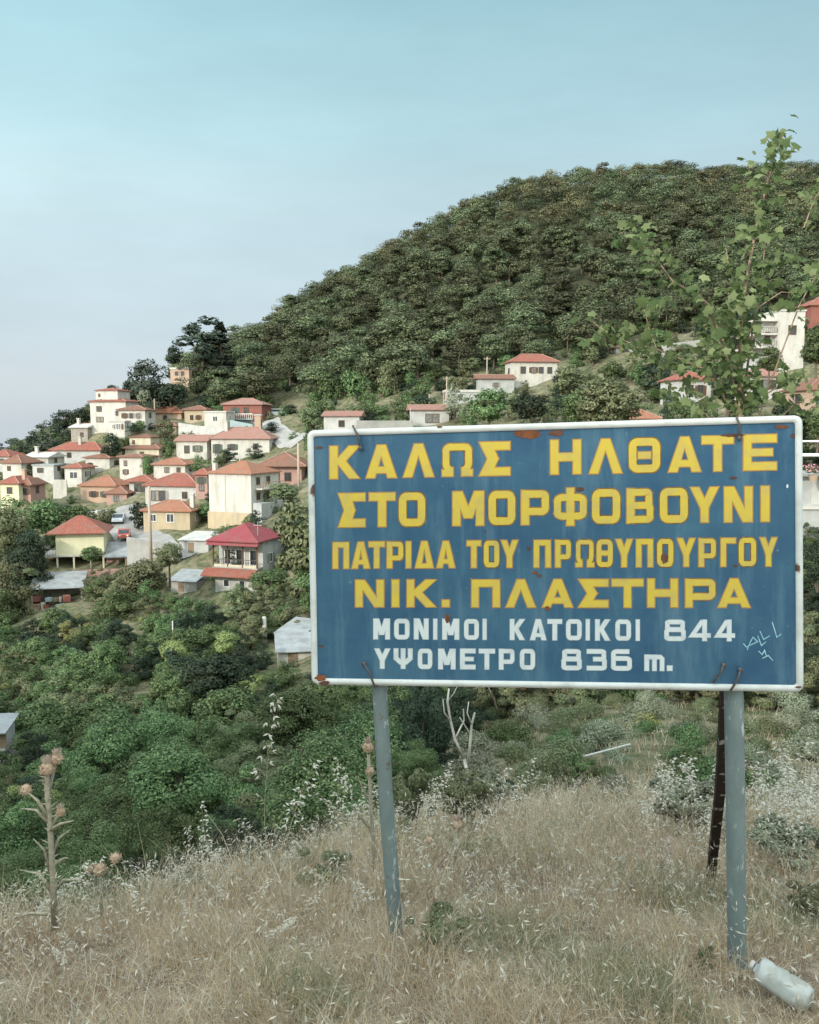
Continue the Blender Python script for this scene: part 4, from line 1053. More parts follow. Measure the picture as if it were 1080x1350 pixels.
    def line(name, letters, top, bot, w, fill, edge, ew, top2=None):
        """letters: (char, x0, x1); top/bot: (y at x=440, y at x=1020)."""
        fm, em = MB(), MB()
        space = (letters[0][2] - letters[0][1]) * .62
        for gi, (ch, x0, x1) in enumerate(letters):
            if gi and x0 - letters[gi - 1][2] > space and ch != '.':       # next word
                o = fm.build(name, fill, root, fix=False); em.build('lettering_edging', edge, o, fix=False)
                fm, em = MB(), MB()
            xm = (x0 + x1) / 2; f_ = (xm - 440) / 580.0
            yt = top[0] + (top[1] - top[0]) * f_; yb = bot[0] + (bot[1] - bot[0]) * f_
            slope = (bot[1] - bot[0]) / 580.0
            if ch == 'Φ': yt -= 2; yb += 2
            if ch == '.': yt = yb - (x1 - x0) * .95
            if ch == 'm': yt = yb - 21
            W, Hh = x1 - x0, yb - yt
            jit = [random.uniform(-.35, .35) for _ in range(4)]
            for lay, mb_, ww, dep in ((0, em, ew, .0006), (1, fm, 0, .0014)):
                for si, quads in enumerate(glyph(ch, W, Hh, w)):
                    y = -(dep + si * .00012)
                    for q in quads:
                        cq = sum(q, Vector((0, 0))) / len(q)
                        pts = []
                        for p in q:
                            pp = p.copy()
                            pts.append(pp)
                        if ww:                      # darker paint showing round the stroke: grow the quad outward
                            n_ = len(pts); g2 = []
                            ar = sum(pts[i].x * pts[(i + 1) % n_].y - pts[(i + 1) % n_].x * pts[i].y for i in range(n_))
                            sg = 1 if ar > 0 else -1
                            for i in range(n_):
                                e0 = (pts[i] - pts[i - 1]); e1 = (pts[(i + 1) % n_] - pts[i])
                                if e0.length < 1e-6 or e1.length < 1e-6: g2.append(pts[i]); continue
                                e0.normalize(); e1.normalize()
                                m0 = Vector((e0.y, -e0.x)) * sg; m1 = Vector((e1.y, -e1.x)) * sg; mm_ = (m0 + m1)
                                if mm_.length < .2: g2.append(pts[i]); continue
                                mm_.normalize(); g2.append(pts[i] + mm_ * ww / max(.5, mm_.dot(m0)))
                            pts = g2
                        vs = []
                        for p in pts:
                            X, Z = L(x0 + p.x + jit[0] * .3, yb - p.y + slope * (p.x - W / 2) + jit[1] * .5); vs.append((X, y, Z))
                        mb_.quad(*vs)
        o = fm.build(name, fill, root, fix=False)
        em.build('lettering_edging', edge, o, fix=False)
    line('yellow_lettering', [('Κ', 435, 475), ('Α', 483, 523), ('Λ', 532, 572), ('Ω', 583, 623), ('Σ', 632, 672.5), ('Η', 726, 766), ('Λ', 777, 820), ('Θ', 829, 870.5), ('Α', 881.5, 924), ('Τ', 925.5, 967), ('Ε', 980.5, 1024)], (588.5, 572.8), (631, 619.5), 10.2, yel, org, 1.4)
    line('yellow_lettering', [('Σ', 446.5, 481.5), ('Τ', 487, 521), ('Ο', 526, 561), ('Μ', 597, 638), ('Ο', 644, 679.5), ('Ρ', 687.5, 724), ('Φ', 730, 774), ('Ο', 780.5, 818), ('Β', 826.5, 862), ('Ο', 870, 907), ('Υ', 910, 948), ('Ν', 955, 992), ('Ι', 1003.5, 1014.5)], (651, 640.8), (695, 687.3), 10.0, yel, org, 1.4)
    line('yellow_lettering', [('Π', 439, 460), ('Α', 464, 487.5), ('Τ', 486.5, 507), ('Ρ', 510.5, 532), ('Ι', 535.5, 542), ('Δ', 547.5, 571.5), ('Α', 576, 600), ('Τ', 616, 634), ('Ο', 638, 658.5), ('Υ', 660.5, 683.5), ('Π', 704, 726), ('Ρ', 732.5, 753), ('Ω', 759, 783), ('Θ', 786.5, 808), ('Υ', 811.5, 834.5), ('Π', 839, 861), ('Ο', 866.5, 888), ('Υ', 892.5, 917), ('Ρ', 921.5, 944), ('Γ', 950.5, 970), ('Ο', 974, 997), ('Υ', 1001.5, 1025)], (715, 708.8), (749.3, 746.3), 6.6, yel, org, 1.3)
    line('yellow_lettering', [('Ν', 469, 506), ('Ι', 517, 526), ('Κ', 537, 575), ('.', 583, 592.5), ('Π', 622, 659), ('Λ', 667.5, 706), ('Α', 715.5, 755), ('Σ', 763, 802), ('Τ', 807, 848), ('Η', 854, 893.5), ('Ρ', 904, 943.5), ('Α', 947, 989)], (765, 763), (800, 800.8), 9.0, yel, org, 1.4)
    line('white_lettering', [('Μ', 492.5, 514), ('Ο', 520, 540), ('Ν', 546, 565), ('Ι', 571.5, 576.5), ('Μ', 583.5, 605.5), ('Ο', 612, 631.5), ('Ι', 636.5, 641.5), ('Κ', 672.5, 693), ('Α', 699, 720.5), ('Τ', 722, 741), ('Ο', 746.5, 767), ('Ι', 772.5, 777.5), ('Κ', 785, 805.5), ('Ο', 811.5, 832), ('Ι', 838.5, 843.5), ('8', 876, 904), ('4', 909, 937), ('4', 942.5, 969)], (815.5, 817.3), (842.3, 845.5), 5.8, wht, gry, .7)
    line('white_lettering', [('Υ', 493.5, 515), ('Ψ', 519.5, 544), ('Ο', 551, 570), ('Μ', 578, 600.5), ('Ε', 607, 627), ('Τ', 631.5, 652.5), ('Ρ', 658, 678.5), ('Ο', 685.5, 705.5), ('8', 740.5, 767), ('3', 774, 800), ('6', 806, 833), ('m', 850, 876), ('.', 879.5, 886.5)], (855, 856.5), (881, 885.5), 5.8, wht, gry, .7)

    # ---- sprayed scribble, rust, wire ties
    def flat(name, strokes, w, m_, y):
        mb = MB()
        for i, pl in enumerate(strokes):
            for q in stroke(pl, w):
                mb.quad(*[(L(p.x, p.y)[0], y - i * .0001, L(p.x, p.y)[1]) for p in q])
        return mb.build(name, m_, root, fix=False)
    scr = mat("pale_cyan_marker", (0.30, 0.52, 0.58), 0.7, (0.16, 0.34, 0.42), 30)
    flat('scribble', [[(985, 857), (990, 845), (993, 840), (999, 846), (984, 853), (980, 848)], [(999, 838), (1004, 851), (1010, 846)], [(1002, 832), (1007, 843), (1015, 838)], [(1018, 820), (1022, 832), (1024, 840), (1030, 836)], [(1000, 858), (1005, 863), (1008, 857), (1011, 866)], [(1005, 868), (1013, 864), (1019, 871)]], 1.3, scr, -.0012)
    rust = mat("rust", (0.22, 0.075, 0.03), 0.95, (0.09, 0.035, 0.02), 22, bump=.4)
    def blot(px, py, rx, ry, y=-.0018, name='rust_patch', m_=None):
        mb = MB(); pts = []
        for i in range(22):
            a = 2 * math.pi * i / 22; s = random.uniform(.72, 1.12)
            X, Z = L(px + math.cos(a) * rx * s, py + math.sin(a) * ry * s); pts.append((X, y, Z))
        mb.quad(*pts); mb.build(name, m_ or rust, root, fix=False)
    drk = mat("bare_rusted_iron", (0.07, 0.035, 0.028), 0.95, (0.13, 0.06, 0.04), 25)
    blot(696, 572, 18, 6.5); blot(733, 571, 11, 4.5, m_=drk); blot(590, 815, 4, 6.5, m_=rust); blot(580, 558 + 5, 4, 1.5, -.0125, m_=drk)
    blot(765, 645, 5.5, 3.5, m_=drk); blot(424, 893, 8, 4.5, -.0125, m_=rust); blot(429, 900, 7, 4, -.0126, m_=drk); blot(711, 759, 3.5, 2.5, m_=drk); blot(697, 723, 2.5, 2.5, m_=drk); blot(705, 755, 4, 2, -.0021, m_=rust)
    blot(967, 574, 17, 2.5, m_=drk); blot(1030, 563, 10, 3, m_=drk); blot(1046, 575, 4, 3, m_=drk); blot(876, 736, 5, 8, -.0024, m_=drk); blot(970, 746, 3, 2, m_=drk); blot(424, 852, 4, 1.4, m_=drk); blot(722, 802, 3.5, 3, -.0026, m_=rust); blot(967, 630, 5, 2, m_=drk)
    blot(1038, 641, 1.6, 3, m_=wht); blot(421, 590, 5, 2, m_=drk); blot(640, 700, 1.5, 1.5, m_=drk); blot(1052, 905, 5, 1.4, -.0125, m_=drk); blot(690, 907, 4, 1.2, -.0125, m_=drk)
    for a, b_ in (((466, 561), (476, 591)), ((481, 874), (495, 905)), ((970, 549), (974, 578)), ((975, 882), (963, 909)), ((953, 876), (940, 898))):
        (x0, z0), (x1, z1) = L(*a), L(*b_)
        MB().tube([(x0, -.014, z0), ((x0 * .6 + x1 * .4) + .006, -.016, z0 * .6 + z1 * .4), (x1, -.012, z1), (x1, .03, z1 - .004)], .0042, 6).tube([(x1 if a[1] < 700 else x0, -.010, z1 if a[1] < 700 else z0), (x1 if a[1] < 700 else x0, -.017, z1 if a[1] < 700 else z0)], .009, 10).build('wire_tie', M['metal_dark'], root, smooth=True)

    # ---- posts
    m2, t2, b2 = new_mat("post_paint"); b2.inputs['Roughness'].default_value = 0.55
    tcn = t2.nodes.new("ShaderNodeTexCoord"); t = t2
    mp2 = t2.nodes.new("ShaderNodeMapping"); mp2.inputs['Scale'].default_value = (1, 1, .35); t2.links.new(tcn.outputs['Object'], mp2.inputs[0])
    col = mx(nz(mp2.outputs[0], 9, .35, .65), (0.165, 0.21, 0.212), (0.115, 0.15, 0.155))
    col = mx(nz(mp2.outputs[0], 30, .60, .66, 4), col, (0.36, 0.39, 0.38))
    col = mx(nz(tcn.outputs['Object'], 13, .62, .68, 5), col, (0.12, 0.08, 0.06))
    t2.links.new(col, b2.inputs['Base Color'])
    def post(pts, r_):
        w = [MI @ P(px, py, Y) for px, py, Y in pts]
        MB().tube(w, r_, 20).build('post', m2, root, smooth=True)
        return w
    yl = (MW @ Vector((*[L(500, 900)[0]], 0, L(500, 900)[1]))).y + .05; yr = (MW @ Vector((L(968, 905)[0], 0, L(968, 905)[1]))).y + .055
    def up(px, py, off): a, b_ = L(px, py); return Vector((a, off, b_))
    def post_from(top, pts, r_, off):
        w = [up(*top[0], off), up(*top[1], off)] + [MI @ P(*q) for q in pts]
        MB().tube(w, r_, 20).build('post', m2, root, smooth=True)
    post_from(((487, 640), (498, 880)), [(501, 915, yl), (508, 1040, yl), (523, 1245, yl), (527, 1300, yl)], .0315, .053)
    post_from(((965, 620), (967, 885)), [(967.5, 915, yr), (969.5, 1040, yr), (972, 1270, yr), (973, 1330, yr)], .037, .059)
    # rusted angle iron that props the sign behind the right post
    rb = mat("rusted_iron", (0.020, 0.014, 0.013), 0.95, (0.05, 0.026, 0.021), 20, bump=.5)
    fl = rb.node_tree; nn = fl.nodes.new("ShaderNodeTexNoise"); nn.inputs['Scale'].default_value = 16; tcx = fl.nodes.new("ShaderNodeTexCoord"); fl.links.new(tcx.outputs['Object'], nn.inputs['Vector'])
    rr = fl.nodes.new("ShaderNodeMapRange"); rr.inputs[1].default_value = .62; rr.inputs[2].default_value = .66; fl.links.new(nn.outputs[0], rr.inputs[0])
    mm = fl.nodes.new("ShaderNodeMix"); mm.data_type = 'RGBA'; mm.inputs[7].default_value = (0.34, 0.32, 0.30, 1); bsd = fl.nodes["Principled BSDF"]; src = bsd.inputs['Base Color'].links[0].from_socket
    fl.links.new(rr.outputs[0], mm.inputs[0]); fl.links.new(src, mm.inputs[6]); fl.links.new(mm.outputs[2], bsd.inputs['Base Color'])
    w = [MI @ P(961, 880, yr + .06), MI @ P(955, 985, yr + .45), MI @ P(951, 1040, yr + .8), MI @ P(938, 1160, yr + 1.55), MI @ P(935, 1192, yr + 1.72)]
    mb = MB()
    for i in range(len(w) - 1):
        p, q = w[i], w[i + 1]; s = Vector((.023, 0, 0)); tt = Vector((0, .005, 0)); d = Vector((0, .045, 0)); e = Vector((.005, 0, 0))
        sc2 = 1.0
        mb.prism([p - s, p + s, p + s + tt, p - s + tt], q - p)
        mb.prism([p - s + tt * 1.02, p - s + e + tt * 1.02, p - s + e + d, p - s + d], q - p)
    mb.build('brace', rb, root)
    return MW, yl, yr
SIGN = road_sign()

# ------------------------------------------------------------------ plants: leaf clouds
def unit(v): return v / np.maximum(np.linalg.norm(v, axis=-1, keepdims=True), 1e-9)
def leaf_cloud(rng, cl, per, size, cc, flat=.85, droop=0.0, aspect=.62, noise=.2, cw=.55):
    """Small leaf faces strewn through clumps cl = [(x, y, z, r)]; returns V, Q, N."""
    cl = np.asarray(cl, float); K = len(cl)
    cnt = np.maximum(6, (per * (cl[:, 3] / cl[:, 3].mean()) ** 1.6)).astype(int)
    ci = np.repeat(np.arange(K), cnt); n = len(ci)
    d = unit(rng.normal(size=(n, 3))); rad = rng.uniform(.45, 1.05, n) ** .6
    d[:, 2] = np.where(d[:, 2] < -.3, d[:, 2] * .5, d[:, 2])
    pos = cl[ci, :3] + d * (cl[ci, 3] * rad)[:, None] * np.array([1, 1, flat])
    outw = unit(pos - np.asarray(cc))
    nrm = unit(d * .55 + outw * .35 + np.array([0, 0, .35]) + rng.normal(size=(n, 3)) * .45)
    t = unit(np.cross(nrm, rng.normal(size=(n, 3)))); b = np.cross(nrm, t)
    s = size * rng.uniform(.6, 1.35, n)[:, None]
    t = t * s; b = b * s * aspect
    c4 = np.stack([pos - t, pos - b * .9 + t * .1, pos + t, pos + b * .9 + t * .1], 1)
    c4[:, 0, 2] -= droop * s[:, 0]; c4[:, 2, 2] -= droop * s[:, 0]
    V = c4.reshape(-1, 3); Q = np.arange(n * 4).reshape(n, 4)
    sh = unit(d * .6 + outw * cw + np.array([0, 0, .12]) + rng.normal(size=(n, 3)) * noise)
    N = np.repeat(sh, 4, axis=0)
    return V, Q, N

def crown_clumps(rng, kind):
    """Clumps of a crown for a plant of height 1 standing at the origin (width about w)."""
    out_ = []
    if kind == 'round':
        for _ in range(32):
            d = unit(rng.normal(size=3)); d[2] = d[2] * .9 if d[2] > 0 else d[2] * .75; rr = rng.uniform(.5, .92)
            out_.append((d[0] * .36 * rr, d[1] * .36 * rr, .53 + d[2] * .42 * rr, rng.uniform(.10, .17)))
    elif kind == 'tall':
        for _ in range(26):
            z = rng.uniform(.2, .93); w = .26 * math.sqrt(max(0, 1 - ((z - .5) / .5) ** 2)) + .03; a = rng.uniform(0, 6.28); rr = rng.uniform(.4, 1)
            out_.append((math.cos(a) * w * rr, math.sin(a) * w * rr, z, rng.uniform(.08, .13)))
    elif kind == 'bush':
        lob = rng.uniform(0, 6.28, 3)
        for _ in range(30):
            a = rng.uniform(0, 6.28); bias = max(math.cos(a - q) for q in lob); rr = rng.uniform(.05, .36 + .22 * max(0, bias)); z = rng.uniform(.10, .80) * (1 - rr * .6) * (.75 + .35 * max(0, bias))
            out_.append((math.cos(a) * rr, math.sin(a) * rr, z, rng.uniform(.08, .20)))
        for _ in range(6):
            a = rng.uniform(0, 6.28); rr = rng.uniform(.05, .28); out_.append((math.cos(a) * rr, math.sin(a) * rr, rng.uniform(.62, .86), rng.uniform(.08, .13)))
    elif kind == 'loose':
        for _ in range(30):
            a = rng.uniform(0, 6.28); rr = rng.uniform(.05, .5); z = rng.uniform(.1, .92) * (1 - rr * .5)
            out_.append((math.cos(a) * rr, math.sin(a) * rr, z, rng.uniform(.07, .14)))
    elif kind == 'cushion':
        for _ in range(20):
            a = rng.uniform(0, 6.28); rr = rng.uniform(0, .55); z = .55 * (1 - (rr / .75) ** 2) * rng.uniform(.5, 1)
            out_.append((math.cos(a) * rr, math.sin(a) * rr, z, rng.uniform(.16, .24)))
    elif kind == 'spruce':
        for _ in range(46):
            z = rng.uniform(.12, .97); w = .20 * (1 - z) + .012; a = rng.uniform(0, 6.28); rr = rng.uniform(.5, 1)
            out_.append((math.cos(a) * w * rr, math.sin(a) * w * rr, z, .028 + .05 * (1 - z)))
    elif kind == 'pine':
        for _ in range(24):
            z = rng.uniform(.32, .96); w = (.22 if z < .8 else .12); a = rng.uniform(0, 6.28); rr = rng.uniform(.2, 1)
            out_.append((math.cos(a) * w * rr, math.sin(a) * w * rr, z, rng.uniform(.06, .11)))
    return out_

def stems_mb(rng, kind, cl):
    mb = MB(); top = max(c[2] for c in cl) * .8
    if kind in ('bush', 'loose', 'cushion'):
        for i in range(5):
            c = cl[int(rng.integers(len(cl)))]
            mb.tube([(c[0] * .1, c[1] * .1, -.15), (c[0] * .5, c[1] * .5, c[2] * .5), (c[0], c[1], c[2])], [.022, .015, .006], 5)
    else:
        mb.tube([(0, 0, -.3), (.01, 0, .15), (-.01, .01, top * .6), (0, 0, top)], [.035, .027, .018, .006], 7)
        for i in range(6):
            c = cl[int(rng.integers(len(cl)))]; z0 = max(.12, c[2] * .55)
            mb.tube([(0, 0, z0), (c[0] * .6, c[1] * .6, z0 + (c[2] - z0) * .6), (c[0], c[1], c[2])], [.014, .010, .004], 5)
    return mb

LEAF = dict(
    hill=leaf_mat("hillside_leaves", (0.048, 0.066, 0.038), (0.108, 0.128, 0.068), (0.195, 0.20, 0.108), .55),
    green=leaf_mat("mid_green_leaves", (0.046, 0.086, 0.036), (0.11, 0.165, 0.068), (0.21, 0.26, 0.12), .45, .25, 0.026),
    olive=leaf_mat("olive_leaves", (0.109, 0.131, 0.065), (0.160, 0.181, 0.094), (0.246, 0.254, 0.145), .35),
    dark=leaf_mat("dark_and_shaded_leaves", (0.022, 0.038, 0.025), (0.038, 0.058, 0.036), (0.070, 0.090, 0.055), .4),  # leaf colour lowered to hold the shade under the sign; pines share it
    pale=leaf_mat("yellow_green_leaves", (0.160, 0.203, 0.065), (0.261, 0.290, 0.109), (0.392, 0.392, 0.189), .25),
    bluish=leaf_mat("blue_green_needles", (0.05, 0.07, 0.055), (0.075, 0.10, 0.075), (0.12, 0.14, 0.105), .35),
    grey=leaf_mat("grey_green_leaves", (0.160, 0.189, 0.123), (0.246, 0.261, 0.181), (0.362, 0.362, 0.261), .3),
    dry=leaf_mat("dry_yellow_leaves", (0.319, 0.261, 0.102), (0.435, 0.348, 0.131), (0.450, 0.450, 0.203), .25),
    fresh=leaf_mat("fresh_leaves", (0.055, 0.088, 0.030), (0.105, 0.145, 0.055), (0.215, 0.25, 0.12), .3, .35, 0.0),
)
PROTO = {}
def proto_meshes(kind, leaf, per, size, variants, seed):
    key = (kind, leaf, per)
    if key in PROTO: return PROTO[key]
    L_ = []
    for v in range(variants):
        rng = np.random.default_rng(seed * 100 + v)
        cl = crown_clumps(rng, kind); cc = np.mean([c[:3] for c in cl], axis=0) - np.array([0, 0, .12])
        V, Q, N = leaf_cloud(rng, cl, per, size, cc)
        me = np_mesh(kind + "_foliage", V, Q, [LEAF[leaf]], N)
        st = stems_mb(rng, kind, cl)
        sm = bpy.data.meshes.new(kind + "_stems"); sm.from_pydata(st.v, [], st.f); sm.update(); sm.materials.append(M['bark'])
        L_.append((me, sm))
    PROTO[key] = L_
    return L_

def plant(name, label, cat, group, kind, leaf, loc, h, w, per=60, size=.035, variants=4, seed=1, parts=None):
    """One plant: an Empty at its foot with foliage and stems (or crown and trunk); w = width relative to the prototype."""
    L_ = proto_meshes(kind, leaf, per, size, variants, seed)
    me, sm = L_[random.randrange(len(L_))]
    root = empty(name, loc, random.uniform(0, 6.28), label, cat, group)
    an = random.uniform(.82, 1.22) if kind in ('bush', 'loose', 'cushion') else random.uniform(.92, 1.08)
    root.scale = (w * an, w / an, h)
    tree = kind in ('round', 'tall', 'spruce', 'pine')
    a = link_mesh('crown' if tree else 'foliage', me, root)
    b = link_mesh('trunk' if tree else 'stem', sm, root)
    return root

def hidden_by_sign(x0, y0, x1, y1):
    return x0 > 425 and x1 < 1045 and y0 > 590 and y1 < 885
def clash(x0, y0, x1, y1, Y):
    for (a, b, c, d, K) in KEEP:
        if K > Y - 2 and x0 < c and x1 > a and y0 < d and y1 > b:
            ox, oy = min(x1, c) - max(x0, a), min(y1, d) - max(y0, b)
            if ox > min(6, .3 * (c - a)) and oy > .28 * (d - b): return True
    return False
FOOT = [(p[0], p[1], p[3] * .75) for p in _pts]
def on_house(X, Y, r):
    return any((X - a) ** 2 + (Y - b) ** 2 < (c * .8 + r * .4) ** 2 for a, b, c in FOOT)

# --- the wooded hill: a jittered scatter, nearest 300 as trees, the rest as one wood
def hill():
    rng = np.random.default_rng(5)
    pts = []
    for y in np.arange(206, 445, 9.3):
        for x in np.arange(-150, 260, 9.0):
            X, Y = x + rng.uniform(-3.2, 3.2), y + rng.uniform(-3.2, 3.2)
            Z = gzf(X, Y); px, py = proj(X, Y, Z)
            if px < 235 or px > 1135: continue
            # lower edge of the wood, above the roofs
            edge = np.interp(px, [235, 300, 400, 470, 560, 640, 740, 820, 900, 1000, 1135], [512, 540, 556, 552, 535, 508, 488, 484, 476, 440, 415])
            if py > edge or on_house(X, Y, 3): continue
            h = rng.uniform(7.0, 12.0) * (0.85 if Y > 380 else 1.0)
            if clash(px - 11, py - h / Y * F * .9, px + 11, py, Y): continue
            pts.append((Y + abs(X) * .15, X, Y, Z, h))
    # skip what the crest hides
    vis = []
    for q in pts:
        _, X, Y, Z, h = q
        s = np.linspace(.5, .97, 24); hz = gz(X * s, Y * s); ray = CAMZ + (Z + h - CAMZ) * s
        if (hz < ray + .5).all(): vis.append(q)
    vis.sort()
    metas = []
    for kind, leaf, n, seed in (('round', 'hill', 7, 3), ('tall', 'hill', 1, 4)):
        for v in range(n):
            r2 = np.random.default_rng(seed * 77 + v)
            cl = crown_clumps(r2, kind)
            if kind == 'round': cl = [(c[0] * 1.1, c[1] * 1.1, c[2], c[3] * 1.15) for c in cl[:20]]
            cc = np.mean([c[:3] for c in cl], axis=0) - np.array([0, 0, .16])
            V, Q, N = leaf_cloud(r2, cl, 130, .025, cc, noise=.10, cw=.95); metas.append((kind, V, Q, N))
    meshes = []
    for kind, V, Q, N in metas:
        r2 = np.random.default_rng(9); tr = MB().tube([(0, 0, -.25), (.01, 0, .25), (0, 0, .62)], [.03, .024, .012], 6)
        tv = np.array(tr.v); tq = np.array([f for f in tr.f if len(f) == 4]); 
        Vv = np.concatenate([V, tv]); Qq = np.concatenate([Q, tq + len(V)]); tn = unit(tv * np.array([1, 1, 0]) + 1e-4)
        meshes.append(np_mesh("hill_tree", Vv, Qq, [LEAF['hill'], M['bark']], np.concatenate([N, tn]), np.concatenate([np.zeros(len(Q)), np.ones(len(tq))])))
    lab = "broadleaf tree with rounded olive green crown in the dense wood on the hillside"
    for q in vis[:300]:
        _, X, Y, Z, h = q
        o = link_mesh("hill_tree", meshes[int(rng.integers(len(meshes)))])
        w = h * rng.uniform(1.15, 1.55)
        o.location = (X, Y, Z - .4); o.scale = (w, w, h); o.rotation_euler = (0, 0, rng.uniform(0, 6.28))
        tag(o, lab, 'tree', 'trees of the wood on the hillside')
    VV, QQ, NN, TT, base = [], [], [], [], 0
    for q in vis[300:]:
        _, X, Y, Z, h = q
        kind, V, Q, N = metas[int(rng.integers(len(metas)))]
        a = rng.uniform(0, 6.28); w = h * rng.uniform(1.15, 1.55); c_, s_ = math.cos(a), math.sin(a)
        keep = rng.random(len(Q)) < .6
        Qk = Q[keep]; Vk = V.reshape(-1, 4, 3)[keep].reshape(-1, 3); Nk = N.reshape(-1, 4, 3)[keep].reshape(-1, 3)
        x = Vk[:, 0] * w; y = Vk[:, 1] * w
        VV.append(np.stack([x * c_ - y * s_ + X, x * s_ + y * c_ + Y, Vk[:, 2] * h + Z - .4], 1))
        NN.append(np.stack([Nk[:, 0] * c_ - Nk[:, 1] * s_, Nk[:, 0] * s_ + Nk[:, 1] * c_, Nk[:, 2]], 1))
        QQ.append(np.arange(len(Vk)).reshape(-1, 4) + base); base += len(Vk)
        g = rng.uniform(.62, 1.5); hue = rng.uniform(-.026, .016)
        col = np.array([.124 + hue, .130, .072]) * g
        lf = np.repeat(rng.uniform(.65, 1.45, len(Qk)), 4)[:, None]
        TT.append(col[None] * lf)
    o = link_mesh("forest", np_mesh("forest", np.concatenate(VV), np.concatenate(QQ), [tint_mat("far_wood_leaves")], np.concatenate(NN), None, np.concatenate(TT)))
    tag(o, "dense olive green wood covering the upper hillside up to the skyline", 'wood', None, 'stuff')
    pass
hill()

